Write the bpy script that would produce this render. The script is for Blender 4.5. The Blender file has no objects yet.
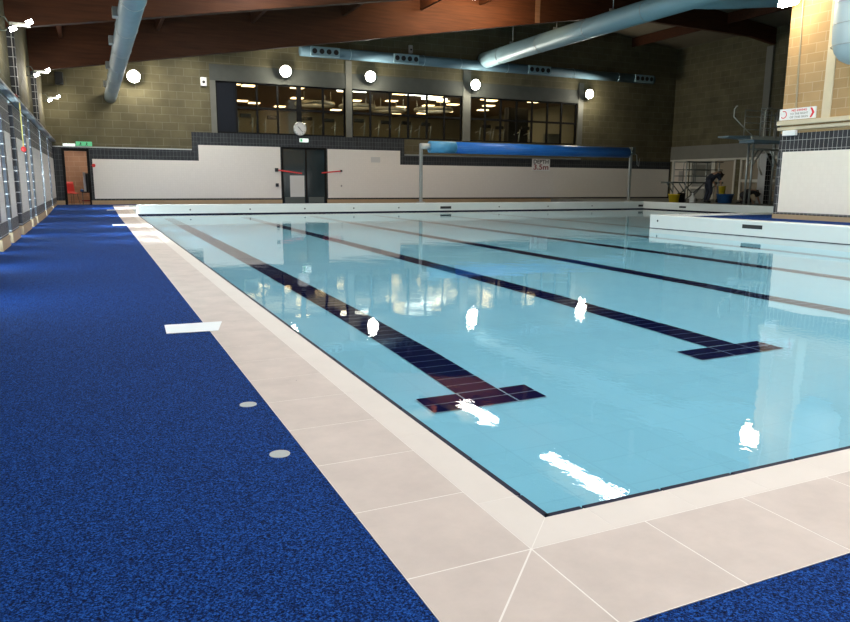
import bpy, bmesh, math, random
from mathutils import Vector, Matrix
random.seed(7)
sc = bpy.context.scene
C = sc.collection
PI = math.pi

# ------------------------------------------------------------------ materials
def new_mat(name):
    m = bpy.data.materials.new(name); m.use_nodes = True
    nt = m.node_tree
    return m, nt, nt.nodes['Principled BSDF'], nt.nodes.new('ShaderNodeTexCoord')

def plain(name, col, rough=.6, metal=0, spec=None, noise=0.0, nscale=8.0, bump=0.0):
    m, nt, b, tc = new_mat(name)
    b.inputs['Roughness'].default_value = rough; b.inputs['Metallic'].default_value = metal
    b.inputs['Base Color'].default_value = (*col, 1)
    if spec is not None: b.inputs['Specular IOR Level'].default_value = spec
    n = nt.nodes.new('ShaderNodeTexNoise'); n.inputs['Scale'].default_value = nscale; n.inputs['Detail'].default_value = 5
    nt.links.new(tc.outputs['Object'], n.inputs['Vector'])
    if noise:
        mx = nt.nodes.new('ShaderNodeMix'); mx.data_type = 'RGBA'
        mx.inputs['A'].default_value = (*[c*(1-noise) for c in col], 1)
        mx.inputs['B'].default_value = (*[min(1, c*(1+noise)) for c in col], 1)
        nt.links.new(n.outputs['Fac'], mx.inputs['Factor']); nt.links.new(mx.outputs['Result'], b.inputs['Base Color'])
    if bump:
        bp = nt.nodes.new('ShaderNodeBump'); bp.inputs['Strength'].default_value = bump; bp.inputs['Distance'].default_value = .01
        nt.links.new(n.outputs['Fac'], bp.inputs['Height']); nt.links.new(bp.outputs['Normal'], b.inputs['Normal'])
    return m

def bricky(name, axis, c1, c2, cm, w, h, mortar, offset=.5, rough=.8, var=0.0, smooth=.1, bump=.3, spec=None):
    """axis 'X': courses run along X, 'Y': along Y; height is Z"""
    m, nt, b, tc = new_mat(name)
    sp = nt.nodes.new('ShaderNodeSeparateXYZ'); cb = nt.nodes.new('ShaderNodeCombineXYZ')
    g = nt.nodes.new('ShaderNodeNewGeometry')
    nt.links.new(g.outputs['Position'], sp.inputs[0])
    ax = {'X': 'X', 'Y': 'Y'}[axis]
    nt.links.new(sp.outputs[ax], cb.inputs['X']); nt.links.new(sp.outputs['Z'], cb.inputs['Y'])
    br = nt.nodes.new('ShaderNodeTexBrick'); br.offset = offset; br.squash = 1
    br.inputs['Scale'].default_value = 1
    br.inputs['Brick Width'].default_value = w; br.inputs['Row Height'].default_value = h
    br.inputs['Mortar Size'].default_value = mortar; br.inputs['Mortar Smooth'].default_value = smooth
    br.inputs['Color1'].default_value = (*c1, 1); br.inputs['Color2'].default_value = (*c2, 1); br.inputs['Mortar'].default_value = (*cm, 1)
    nt.links.new(cb.outputs[0], br.inputs['Vector'])
    out = br.outputs['Color']
    if var:
        n = nt.nodes.new('ShaderNodeTexNoise'); n.inputs['Scale'].default_value = 1.3; n.inputs['Detail'].default_value = 6
        nt.links.new(g.outputs['Position'], n.inputs['Vector'])
        mr = nt.nodes.new('ShaderNodeMapRange'); mr.inputs['To Min'].default_value = 1-var; mr.inputs['To Max'].default_value = 1+var
        mr.inputs['From Min'].default_value = .3; mr.inputs['From Max'].default_value = .7
        nt.links.new(n.outputs['Fac'], mr.inputs['Value'])
        vm = nt.nodes.new('ShaderNodeVectorMath'); vm.operation = 'SCALE'
        nt.links.new(out, vm.inputs[0]); nt.links.new(mr.outputs[0], vm.inputs['Scale']); out = vm.outputs[0]
    nt.links.new(out, b.inputs['Base Color']); b.inputs['Roughness'].default_value = rough
    if spec is not None: b.inputs['Specular IOR Level'].default_value = spec
    if bump:
        bp = nt.nodes.new('ShaderNodeBump'); bp.inputs['Strength'].default_value = bump; bp.inputs['Distance'].default_value = .01; bp.invert = True
        nt.links.new(br.outputs['Fac'], bp.inputs['Height']); nt.links.new(bp.outputs['Normal'], b.inputs['Normal'])
    return m

def emis(name, col, s):
    m = bpy.data.materials.new(name); m.use_nodes = True; nt = m.node_tree
    b = nt.nodes['Principled BSDF']; b.inputs['Base Color'].default_value = (*col, 1)
    b.inputs['Emission Color'].default_value = (*col, 1); b.inputs['Emission Strength'].default_value = s
    return m

M = {}
BL1, BL2, BLM = (.088, .076, .036), (.112, .097, .048), (.14, .128, .082)
M['block_x'] = bricky('block_x', 'X', BL1, BL2, BLM, .68, .34, .012, var=.22, bump=.35)
M['block_y'] = bricky('block_y', 'Y', BL1, BL2, BLM, .68, .34, .012, var=.22, bump=.35)
M['warm_y'] = bricky('warm_block_y', 'Y', (.40, .25, .11), (.46, .295, .135), (.52, .38, .22), .45, .225, .008, var=.10, bump=.3)
M['warm_x'] = bricky('warm_block_x', 'X', (.40, .25, .11), (.46, .295, .135), (.52, .38, .22), .45, .225, .008, var=.10, bump=.3)
M['pink_x'] = bricky('pink_block_x', 'X', (.42, .26, .18), (.48, .30, .2), (.55, .4, .3), .45, .225, .01, var=.1, bump=.2)
M['tile_x'] = bricky('dark_tile_x', 'X', (.028, .032, .036), (.040, .045, .050), (.13, .14, .14), .15, .225, .005, offset=0, rough=.5, bump=.1, spec=.2)
M['tile_y'] = bricky('dark_tile_y', 'Y', (.030, .030, .033), (.045, .045, .048), (.42, .41, .38), .115, .225, .005, offset=0, rough=.5, bump=.1, spec=.2)
M['tile_px'] = bricky('pier_tile_x', 'X', (.03, .03, .034), (.045, .045, .05), (.50, .50, .48), .15, .225, .008, offset=0, rough=.5, bump=.1, spec=.2)
M['tile_py'] = bricky('pier_tile_y', 'Y', (.03, .03, .034), (.045, .045, .05), (.50, .50, .48), .15, .225, .008, offset=0, rough=.5, bump=.1, spec=.2)
M['panel_x'] = bricky('white_panel_x', 'X', (.80, .77, .70), (.82, .79, .72), (.74, .72, .66), .1, .1, .003, offset=0, rough=.35, bump=.02)
M['panel_y'] = bricky('white_panel_y', 'Y', (.88, .80, .67), (.90, .82, .69), (.85, .77, .64), .1, .1, .002, offset=0, rough=.35, bump=.02)
M['panel_l'] = bricky('grey_panel_y', 'Y', (.60, .60, .58), (.62, .62, .60), (.5, .5, .5), .1, .1, .003, offset=0, rough=.35, bump=.02)
M['skirt'] = plain('tan_skirting', (.42, .30, .17), .5, noise=.15, nscale=3)
M['concrete_dk'] = plain('weathered_concrete', (.075, .080, .068), .85, noise=.25, nscale=2.5, bump=.2)
M['concrete'] = plain('concrete', (.15, .15, .125), .85, noise=.2, nscale=2.5, bump=.2)
M['concrete_lt'] = plain('pale_concrete', (.20, .195, .165), .85, noise=.12, nscale=3, bump=.1)
M['cream'] = plain('cream_paint', (.66, .56, .38), .7, noise=.05)
M['gloss_white'] = plain('white_gel_coat', (.70, .72, .68), .25, noise=.04, nscale=3)
M['deck_white'] = plain('white_cover', (.82, .83, .82), .5, noise=.03)
M['grey_disc'] = plain('grey_disc', (.36, .38, .36), .5, noise=.12, nscale=80)
M['navy_tile'] = plain('navy_tile', (.004, .005, .022), .55, spec=.15, noise=.3, nscale=6)
M['lane_tile'] = plain('lane_tile', (.004, .006, .034), .8, spec=0.0)
M['lane_grout'] = plain('lane_grout', (.35, .5, .58), .6)
M['frame'] = plain('black_frame', (.010, .010, .010), .7, spec=.12)
M['dark_panel'] = plain('dark_infill', (.012, .015, .021), .7, spec=.15)
M['steel'] = plain('galvanised_steel', (.42, .44, .42), .35, .7, noise=.15, nscale=20)
M['dark_steel'] = plain('dark_steel', (.12, .14, .13), .45, .6)
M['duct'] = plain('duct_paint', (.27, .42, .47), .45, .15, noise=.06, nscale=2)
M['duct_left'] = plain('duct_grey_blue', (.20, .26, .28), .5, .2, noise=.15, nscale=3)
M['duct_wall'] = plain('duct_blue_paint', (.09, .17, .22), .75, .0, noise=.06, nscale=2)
M['duct_pale'] = plain('pale_duct_paint', (.50, .58, .58), .5, .1, noise=.05, nscale=2)
M['black'] = plain('black_plastic', (.012, .012, .012), .5)
M['rubber'] = plain('rubber', (.03, .03, .03), .8)
M['blue_cover'] = plain('blue_pool_cover', (.022, .17, .60), .33, noise=.12, nscale=3)
M['blue_sleeve'] = plain('pale_blue_sleeve', (.10, .36, .62), .45, noise=.08)
M['red'] = plain('red_plastic', (.65, .035, .03), .4)
M['red_tape'] = plain('red_tape', (.75, .05, .05), .5)
M['red_chair'] = plain('coral_red_plastic', (.80, .07, .06), .35)
M['yellow'] = plain('yellow_plastic', (.72, .52, .02), .4)
M['yellow_cord'] = plain('yellow_cord', (.6, .5, .15), .7)
M['blue_tub'] = plain('blue_tub', (.03, .12, .32), .4)
M['clear'] = plain('milky_plastic', (.6, .6, .55), .35)
M['sign_white'] = plain('sign_white', (.86, .86, .83), .4)
M['sign_red'] = plain('sign_red', (.70, .02, .03), .5)
M['sign_maroon'] = plain('sign_maroon', (.28, .02, .02), .5)
M['sign_grey'] = plain('sign_grey', (.35, .33, .30), .5)
M['board_blue'] = plain('diving_board', (.20, .28, .33), .5, noise=.1)
M['platform'] = plain('platform_edge', (.60, .60, .52), .6, noise=.06)
M['paper'] = plain('paper', (.62, .63, .60), .7)
M['white_frame'] = plain('white_paint_frame', (.62, .60, .52), .5)
M['beige_door'] = plain('brown_screen', (.30, .25, .18), .6, noise=.1, nscale=2)
M['grey_glass'] = plain('grey_glazing', (.30, .30, .27), .15)
M['pale_door'] = plain('pale_door', (.62, .56, .48), .6, noise=.04)
M['gym_wall'] = plain('gym_wall', (.34, .32, .23), .8, noise=.05)
M['gym_floor'] = plain('gym_floor', (.20, .18, .14), .7)
M['gym_ceiling'] = plain('gym_ceiling', (.22, .15, .10), .8)
M['gym_ring'] = plain('gym_bulkhead', (.62, .58, .46), .7)
M['skin'] = plain('skin', (.50, .30, .20), .6)
M['hair'] = plain('hair', (.03, .02, .015), .7)
M['cloth_navy'] = plain('navy_cloth', (.018, .022, .035), .85, noise=.2, nscale=12)
M['cloth_black'] = plain('black_cloth', (.014, .014, .016), .85, noise=.2, nscale=12)
M['lamp_body'] = plain('lamp_housing', (.25, .26, .25), .4, .3)
M['lamp_on'] = emis('floodlight_lens', (1, .95, .84), 90)
M['lamp_warm'] = emis('warm_flood_lens', (1, .86, .62), 90)
M['lamp_cool'] = emis('left_flood_lens', (1, .98, .93), 40)
M['strip_on'] = emis('strip_diffuser', (1, .97, .90), 22)
M['gym_light'] = emis('gym_ceiling_light', (1, .70, .36), 7)
M['gym_tube'] = emis('gym_tube_light', (1, .98, .92), 9)
M['exit_green'] = emis('exit_sign_green', (.10, .45, .22), .5)
M['exit_white'] = emis('emergency_light_diffuser', (.8, .9, .85), 1.0)
M['daylight'] = emis('frosted_daylight_glazing', (.62, .84, 1.0), 13)
M['daylight_back'] = emis('rear_daylight_glazing', (.95, .97, 1.0), 4.2)  # added glow, soft fill from behind the viewer
M['daylight_roof'] = emis('bright_frosted_glazing', (.93, .97, 1.0), 3.3)  # added glow, soft overhead fill for the near end

# timber with long grain
def timber(name, c1, c2):
    m, nt, b, tc = new_mat(name)
    mp = nt.nodes.new('ShaderNodeMapping'); mp.inputs['Scale'].default_value = (.6, 6, 9)
    n = nt.nodes.new('ShaderNodeTexNoise'); n.inputs['Scale'].default_value = 1.5; n.inputs['Detail'].default_value = 6
    cr = nt.nodes.new('ShaderNodeValToRGB'); cr.color_ramp.elements[0].color = (*c1, 1); cr.color_ramp.elements[1].color = (*c2, 1)
    cr.color_ramp.elements[0].position = .3; cr.color_ramp.elements[1].position = .7
    nt.links.new(tc.outputs['Object'], mp.inputs[0]); nt.links.new(mp.outputs[0], n.inputs['Vector'])
    nt.links.new(n.outputs['Fac'], cr.inputs[0]); nt.links.new(cr.outputs[0], b.inputs['Base Color'])
    b.inputs['Roughness'].default_value = .65; b.inputs['Specular IOR Level'].default_value = .2
    return m
M['timber'] = timber('glulam_timber', (.046, .015, .006), (.080, .027, .010))
M['timber_plate'] = timber('pale_timber_plate', (.20, .10, .05), (.26, .14, .08))
M['roof'] = plain('roof_boards', (.17, .14, .09), .8, noise=.2, nscale=2)

# blue rubber-crumb matting
def rubber_crumb():
    m, nt, b, tc = new_mat('blue_crumb_matting')
    v = nt.nodes.new('ShaderNodeTexVoronoi'); v.inputs['Scale'].default_value = 250
    n = nt.nodes.new('ShaderNodeTexNoise'); n.inputs['Scale'].default_value = 120; n.inputs['Detail'].default_value = 3
    g = nt.nodes.new('ShaderNodeNewGeometry')
    nt.links.new(g.outputs['Position'], v.inputs['Vector']); nt.links.new(g.outputs['Position'], n.inputs['Vector'])
    sp = nt.nodes.new('ShaderNodeSeparateColor'); nt.links.new(v.outputs['Color'], sp.inputs[0])
    mul = nt.nodes.new('ShaderNodeMath'); mul.operation = 'MULTIPLY_ADD'
    nt.links.new(sp.outputs[0], mul.inputs[0]); mul.inputs[1].default_value = .55
    sub = nt.nodes.new('ShaderNodeMath'); sub.operation = 'MULTIPLY_ADD'; sub.inputs[1].default_value = 1.3; sub.inputs[2].default_value = -.42
    nt.links.new(n.outputs['Fac'], sub.inputs[0]); nt.links.new(sub.outputs[0], mul.inputs[2])
    cr = nt.nodes.new('ShaderNodeValToRGB'); e = cr.color_ramp.elements
    e[0].position = .2; e[0].color = (.0006, .0035, .022, 1); e[1].position = .85; e[1].color = (.015, .090, .36, 1)
    x = e.new(.5); x.color = (.0018, .020, .112, 1)
    nt.links.new(mul.outputs[0], cr.inputs[0]); nt.links.new(cr.outputs[0], b.inputs['Base Color'])
    b.inputs['Roughness'].default_value = .8; b.inputs['Specular IOR Level'].default_value = .08
    bp = nt.nodes.new('ShaderNodeBump'); bp.inputs['Strength'].default_value = .8; bp.inputs['Distance'].default_value = .004
    nt.links.new(mul.outputs[0], bp.inputs['Height']); nt.links.new(bp.outputs['Normal'], b.inputs['Normal'])
    return m
M['crumb'] = rubber_crumb()

def tile_stone(name, c, var):
    m, nt, b, tc = new_mat(name)
    g = nt.nodes.new('ShaderNodeNewGeometry')
    n = nt.nodes.new('ShaderNodeTexNoise'); n.inputs['Scale'].default_value = 3.5; n.inputs['Detail'].default_value = 9; n.inputs['Roughness'].default_value = .65
    nt.links.new(g.outputs['Position'], n.inputs['Vector'])
    cr = nt.nodes.new('ShaderNodeValToRGB'); e = cr.color_ramp.elements
    e[0].position = .3; e[1].position = .7
    e[0].color = (*[q*(1-var) for q in c], 1); e[1].color = (*[min(1, q*(1+var)) for q in c], 1)
    nt.links.new(n.outputs['Fac'], cr.inputs[0])
    # sparse dark specks of grit
    v = nt.nodes.new('ShaderNodeTexVoronoi'); v.inputs['Scale'].default_value = 4.5; v.inputs['Randomness'].default_value = 1
    nt.links.new(g.outputs['Position'], v.inputs['Vector'])
    lt = nt.nodes.new('ShaderNodeMath'); lt.operation = 'LESS_THAN'; lt.inputs[1].default_value = .017
    nt.links.new(v.outputs['Distance'], lt.inputs[0])
    mx = nt.nodes.new('ShaderNodeMix'); mx.data_type = 'RGBA'; mx.inputs['B'].default_value = (.10, .08, .07, 1)
    nt.links.new(lt.outputs[0], mx.inputs['Factor']); nt.links.new(cr.outputs[0], mx.inputs['A'])
    nt.links.new(mx.outputs['Result'], b.inputs['Base Color']); b.inputs['Roughness'].default_value = .55
    b.inputs['Specular IOR Level'].default_value = .35
    return m
M['stone'] = tile_stone('beige_stone_tile', (.545, .445, .385), .10)
M['stone_lt'] = tile_stone('pale_edge_tile', (.66, .575, .505), .03)
M['grout'] = plain('white_grout', (.78, .71, .64), .7)

# pool tiling seen under water
def pool_floor_mat():
    m, nt, b, tc = new_mat('pale_blue_pool_tile')
    g = nt.nodes.new('ShaderNodeNewGeometry')
    br = nt.nodes.new('ShaderNodeTexBrick'); br.offset = 0
    br.inputs['Scale'].default_value = 1; br.inputs['Brick Width'].default_value = .3; br.inputs['Row Height'].default_value = .3
    br.inputs['Mortar Size'].default_value = .004
    br.inputs['Color1'].default_value = (.165, .43, .535, 1); br.inputs['Color2'].default_value = (.172, .445, .55, 1); br.inputs['Mortar'].default_value = (.150, .40, .505, 1)
    nt.links.new(g.outputs['Position'], br.inputs['Vector']); nt.links.new(br.outputs['Color'], b.inputs['Base Color'])
    b.inputs['Roughness'].default_value = .6
    return m
M['pool_tile'] = pool_floor_mat()
M['pool_edge'] = plain('pale_turquoise_edge', (.45, .72, .76), .4)

def two_sided_fresnel(nt, ior):
    fr = nt.nodes.new('ShaderNodeFresnel'); g = nt.nodes.new('ShaderNodeNewGeometry')
    mr = nt.nodes.new('ShaderNodeMapRange'); mr.inputs['To Min'].default_value = ior; mr.inputs['To Max'].default_value = 1/ior
    nt.links.new(g.outputs['Backfacing'], mr.inputs['Value']); nt.links.new(mr.outputs[0], fr.inputs['IOR'])
    return fr
def water_mat():
    m = bpy.data.materials.new('pool_water'); m.use_nodes = True; nt = m.node_tree; nt.nodes.clear()
    o = nt.nodes.new('ShaderNodeOutputMaterial'); g = nt.nodes.new('ShaderNodeNewGeometry')
    tr = nt.nodes.new('ShaderNodeBsdfTransparent'); tr.inputs[0].default_value = (.94, .985, 1, 1)
    gl = nt.nodes.new('ShaderNodeBsdfGlossy'); gl.inputs['Roughness'].default_value = .012; gl.inputs['Color'].default_value = (1, 1, 1, 1)
    fr = two_sided_fresnel(nt, 1.33)
    mp = nt.nodes.new('ShaderNodeMapping'); mp.inputs['Scale'].default_value = (1.0, .75, 1); mp.inputs['Rotation'].default_value = (0, 0, .4)
    n = nt.nodes.new('ShaderNodeTexNoise'); n.inputs['Scale'].default_value = 1.3; n.inputs['Detail'].default_value = 2
    n2 = nt.nodes.new('ShaderNodeTexNoise'); n2.inputs['Scale'].default_value = 24; n2.inputs['Detail'].default_value = 2.5
    n3 = nt.nodes.new('ShaderNodeTexNoise'); n3.inputs['Scale'].default_value = .35; n3.inputs['Detail'].default_value = 1
    ad = nt.nodes.new('ShaderNodeMath'); ad.operation = 'MULTIPLY_ADD'; ad.inputs[1].default_value = .16
    # calmer and livelier patches of the surface
    mr = nt.nodes.new('ShaderNodeMapRange'); mr.inputs['From Min'].default_value = .38; mr.inputs['From Max'].default_value = .62
    mr.inputs['To Min'].default_value = .25; mr.inputs['To Max'].default_value = 1
    bp = nt.nodes.new('ShaderNodeBump'); bp.inputs['Strength'].default_value = 1; bp.inputs['Distance'].default_value = .0036
    for q in (n, n2, n3): nt.links.new(mp.outputs[0], q.inputs['Vector'])
    nt.links.new(g.outputs['Position'], mp.inputs[0])
    nt.links.new(n3.outputs['Fac'], mr.inputs['Value'])
    mu = nt.nodes.new('ShaderNodeMath'); mu.operation = 'MULTIPLY'
    nt.links.new(n2.outputs['Fac'], mu.inputs[0]); nt.links.new(mr.outputs[0], mu.inputs[1])
    nt.links.new(mu.outputs[0], ad.inputs[0]); nt.links.new(n.outputs['Fac'], ad.inputs[2])
    nt.links.new(ad.outputs[0], bp.inputs['Height'])
    nt.links.new(bp.outputs[0], gl.inputs['Normal']); nt.links.new(bp.outputs[0], fr.inputs['Normal'])
    mx = nt.nodes.new('ShaderNodeMixShader')
    nt.links.new(fr.outputs[0], mx.inputs[0]); nt.links.new(tr.outputs[0], mx.inputs[1]); nt.links.new(gl.outputs[0], mx.inputs[2])
    nt.links.new(mx.outputs[0], o.inputs['Surface'])
    return m
M['water'] = water_mat()

def glass_mat():
    m = bpy.data.materials.new('window_glass'); m.use_nodes = True; nt = m.node_tree; nt.nodes.clear()
    o = nt.nodes.new('ShaderNodeOutputMaterial')
    tr = nt.nodes.new('ShaderNodeBsdfTransparent'); tr.inputs[0].default_value = (.82, .84, .80, 1)
    gl = nt.nodes.new('ShaderNodeBsdfGlossy'); gl.inputs['Roughness'].default_value = .01
    fr = two_sided_fresnel(nt, 1.5)
    mx = nt.nodes.new('ShaderNodeMixShader')
    nt.links.new(fr.outputs[0], mx.inputs[0]); nt.links.new(tr.outputs[0], mx.inputs[1]); nt.links.new(gl.outputs[0], mx.inputs[2])
    nt.links.new(mx.outputs[0], o.inputs['Surface'])
    return m
M['glass'] = glass_mat()
def dark_glass():
    m, nt, b, tc = new_mat('dark_door_glass')
    b.inputs['Base Color'].default_value = (.022, .035, .04, 1); b.inputs['Roughness'].default_value = .06
    return m
M['door_glass'] = dark_glass()

# ------------------------------------------------------------------ mesh helpers
def origin(p):
    w = Vector((0, 0, 0))
    while p is not None: w = w+p.location; p = p.parent
    return w
class MB:
    def __init__(s): s.v = []; s.f = []; s.sm = []
    def raw(s, vs, fs, smooth=False):
        k = len(s.v); s.v += [tuple(v) for v in vs]
        for f in fs: s.f.append([i+k for i in f]); s.sm.append(smooth)
        return s
    def box(s, x0, x1, y0, y1, z0, z1):
        vs = [(x, y, z) for z in (z0, z1) for y in (y0, y1) for x in (x0, x1)]
        return s.raw(vs, [(0, 2, 3, 1), (4, 5, 7, 6), (0, 1, 5, 4), (1, 3, 7, 5), (3, 2, 6, 7), (2, 0, 4, 6)])
    def prism(s, pts, axis, a, b):
        """polygon pts extruded along axis ('X','Y','Z') from a to b"""
        def mk(p, t):
            return {'X': (t, p[0], p[1]), 'Y': (p[0], t, p[1]), 'Z': (p[0], p[1], t)}[axis]
        n = len(pts); vs = [mk(p, a) for p in pts] + [mk(p, b) for p in pts]
        fs = [list(range(n)), list(range(2*n-1, n-1, -1))] + [(i, n+i, n+(i+1) % n, (i+1) % n) for i in range(n)]
        return s.raw(vs, fs)
    def cyl(s, a, b, r, r2=None, n=16, caps=True):
        a = Vector(a); b = Vector(b); r2 = r if r2 is None else r2
        d = (b-a).normalized(); t = Vector((0, 0, 1)) if abs(d.z) < .9 else Vector((1, 0, 0))
        u = d.cross(t).normalized(); w = d.cross(u)
        vs = []
        for p, q in ((a, r), (b, r2)):
            for i in range(n):
                an = 2*PI*i/n; vs.append(p + (u*math.cos(an) + w*math.sin(an))*q)
        s.raw(vs, [(i, (i+1) % n, n+(i+1) % n, n+i) for i in range(n)], True)
        if caps: s.raw(vs, [list(range(n))[::-1], list(range(n, 2*n))])
        return s
    def tube(s, pts, r, n=8, closed=False):
        P = [Vector(p) for p in pts]; m = len(P); vs = []; u = None
        for i, p in enumerate(P):
            if closed: d = P[(i+1) % m]-P[i-1]
            else: d = P[min(i+1, m-1)]-P[max(i-1, 0)]
            d.normalize()
            if u is None:
                t = Vector((0, 0, 1)) if abs(d.z) < .9 else Vector((1, 0, 0)); u = d.cross(t).normalized()
            else: u = (u - d*u.dot(d)).normalized()
            w = d.cross(u)
            rr = r[i] if isinstance(r, (list, tuple)) else r
            for k in range(n):
                an = 2*PI*k/n; vs.append(p+(u*math.cos(an)+w*math.sin(an))*rr)
        fs = []
        for i in range(m if closed else m-1):
            j = (i+1) % m
            fs += [(i*n+k, i*n+(k+1) % n, j*n+(k+1) % n, j*n+k) for k in range(n)]
        s.raw(vs, fs, True)
        if not closed: s.raw(vs, [list(range(n))[::-1], list(range((m-1)*n, m*n))])
        return s
    def lathe(s, c, prof, n=24, axis='Z'):
        vs = []
        for (r, h) in prof:
            for k in range(n):
                an = 2*PI*k/n; x, y = r*math.cos(an), r*math.sin(an)
                o = {'Z': (x, y, h), 'Y': (x, h, y), 'X': (h, x, y)}[axis]
                vs.append((c[0]+o[0], c[1]+o[1], c[2]+o[2]))
        m = len(prof)
        return s.raw(vs, [(i*n+k, i*n+(k+1) % n, (i+1)*n+(k+1) % n, (i+1)*n+k) for i in range(m-1) for k in range(n)], True)
    def build(s, name, mat, parent=None, bevel=0):
        w = origin(parent)
        me = bpy.data.meshes.new(name); me.from_pydata([(v[0]-w.x, v[1]-w.y, v[2]-w.z) for v in s.v], [], s.f)
        for p, q in zip(me.polygons, s.sm): p.use_smooth = q
        bm = bmesh.new(); bm.from_mesh(me)
        bmesh.ops.remove_doubles(bm, verts=bm.verts, dist=1e-5)
        bmesh.ops.recalc_face_normals(bm, faces=bm.faces)
        bm.to_mesh(me); bm.free()
        me.materials.append(mat)
        o = bpy.data.objects.new(name, me); C.objects.link(o)
        if parent is not None: o.parent = parent
        if bevel:
            b = o.modifiers.new('bevel', 'BEVEL'); b.width = bevel; b.segments = 2; b.limit_method = 'ANGLE'
        return o

def bx(*a): return MB().box(*a)
def tag(o, label, cat, group=None, kind=None):
    o['label'] = label; o['category'] = cat
    if group: o['group'] = group
    if kind: o['kind'] = kind
    return o
def thing(name, loc, label, cat, group=None):
    o = bpy.data.objects.new(name, None); C.objects.link(o); o.location = loc; o.empty_display_size = .1
    bpy.context.view_layer.update()
    return tag(o, label, cat, group)
def struct(o): o['kind'] = 'structure'; return o
def copy_tree(root, delta, label, group=None):
    r = root.copy(); C.objects.link(r); r.location = root.location + Vector(delta); r['label'] = label
    if group: r['group'] = group
    for ch in root.children:
        c = ch.copy(); C.objects.link(c); c.parent = r
        for g in ch.children:
            d = g.copy(); C.objects.link(d); d.parent = c
    return r
def text(body, size, mat, loc, rot, parent, name='lettering', ex=.002, width=None):
    cu = bpy.data.curves.new(name, 'FONT'); cu.body = body; cu.size = size; cu.extrude = ex
    cu.align_x = 'CENTER'; cu.align_y = 'CENTER'; cu.offset = size*.015
    o = bpy.data.objects.new(name, cu); C.objects.link(o)
    bpy.context.view_layer.update()
    me = bpy.data.meshes.new_from_object(o.evaluated_get(bpy.context.evaluated_depsgraph_get()))
    bpy.data.objects.remove(o); bpy.data.curves.remove(cu)
    xs = [v.co.x for v in me.vertices]
    if width and xs:
        k = width/(max(xs)-min(xs))
        for v in me.vertices: v.co.x *= k
    me.materials.clear(); me.materials.append(mat)
    me.transform(Matrix.Translation(Vector(loc)-origin(parent)) @ Matrix.Rotation(rot[2], 4, 'Z') @ Matrix.Rotation(rot[0], 4, 'X'))
    o = bpy.data.objects.new(name, me); C.objects.link(o)
    if parent: o.parent = parent
    return o
def add_light(kind, name, loc, power, col, size=.2, rot=None, spot=None, blend=.6, sy=None):
    l = bpy.data.lights.new(name, kind); l.energy = power; l.color = col
    if kind == 'AREA':
        l.size = size
        if sy: l.shape = 'RECTANGLE'; l.size_y = sy
    else: l.shadow_soft_size = size
    if kind == 'SPOT': l.spot_size = spot; l.spot_blend = blend
    o = bpy.data.objects.new(name, l); C.objects.link(o); o.location = loc
    if rot is not None: o.rotation_euler = rot
    return o
def aim(o, target):
    d = Vector(target)-o.location; o.rotation_euler = d.to_track_quat('-Z', 'Y').to_euler()

def holed(mb, u0, u1, z0, z1, holes, emit):
    """wall rectangle with rectangular holes, split into cells"""
    us = sorted({u0, u1, *[h[0] for h in holes], *[h[1] for h in holes]}); zs = sorted({z0, z1, *[h[2] for h in holes], *[h[3] for h in holes]})
    for a, b in zip(us, us[1:]):
        run = None
        for c, d in zip(zs, zs[1:]):
            cu, cz = (a+b)/2, (c+d)/2
            if any(h[0] < cu < h[1] and h[2] < cz < h[3] for h in holes):
                if run: emit(mb, a, b, *run); run = None
            else: run = (run[0], d) if run else (c, d)
        if run: emit(mb, a, b, *run)

# ------------------------------------------------------------------ key dimensions (metres; pool corner at the origin, X across, Y along)
W = 32.7          # far wall
PL = 24.6         # pool length
XI = 12.25        # side of the main tank / front of the raised side deck
YI = 13.05        # end of the raised side deck
XD = 22.3         # right side of the diving tank
XB = 14.6         # tiled block face
YB = 11.12
XR = 31.5
ZF = .12          # far deck
ZR = .30          # raised side decks
CURB = .345
XL = -2.95

# ------------------------------------------------------------------ decks
def deck_z(y): return 0 if y < 24 else min(ZF, ZF*(y-24)/7)
ys = [-7, 24, 25.5, 27, 28.5, 31, W]
m = MB()
for a, b in zip(ys, ys[1:]):
    za, zb = deck_z(a), deck_z(b)
    m.raw([(-3.3, a, za-.003), (-.6, a, za-.003), (-.6, b, zb-.003), (-3.3, b, zb-.003)], [(0, 1, 2, 3)])
m.raw([(-.6, -7, -.003), (XI, -7, -.003), (XI, -.6, -.003), (-.6, -.6, -.003)], [(0, 1, 2, 3)])
m.raw([(-.6, 31.2, ZF-.003), (.0, 31.2, ZF-.003), (0, W, ZF-.003), (-.6, W, ZF-.003)], [(0, 1, 2, 3)])
m.box(.7, XD, PL+.33, W, -.2, ZF).box(0, .7, 31.2, W, -.2, ZF)
o = m.build('floor', M['crumb']); struct(o)
o = bx(XD+.33, XR+1.5, YI, W, -.2, ZR-.004).build('floor', M['concrete']); struct(o)
o = bx(XI+.33, XB, -7, YI-.30, -.2, ZR).build('floor', M['crumb']); struct(o)
o = bx(XB, XD, YB, YI-.30, -.2, ZR).build('floor', M['crumb']); struct(o)

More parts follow.
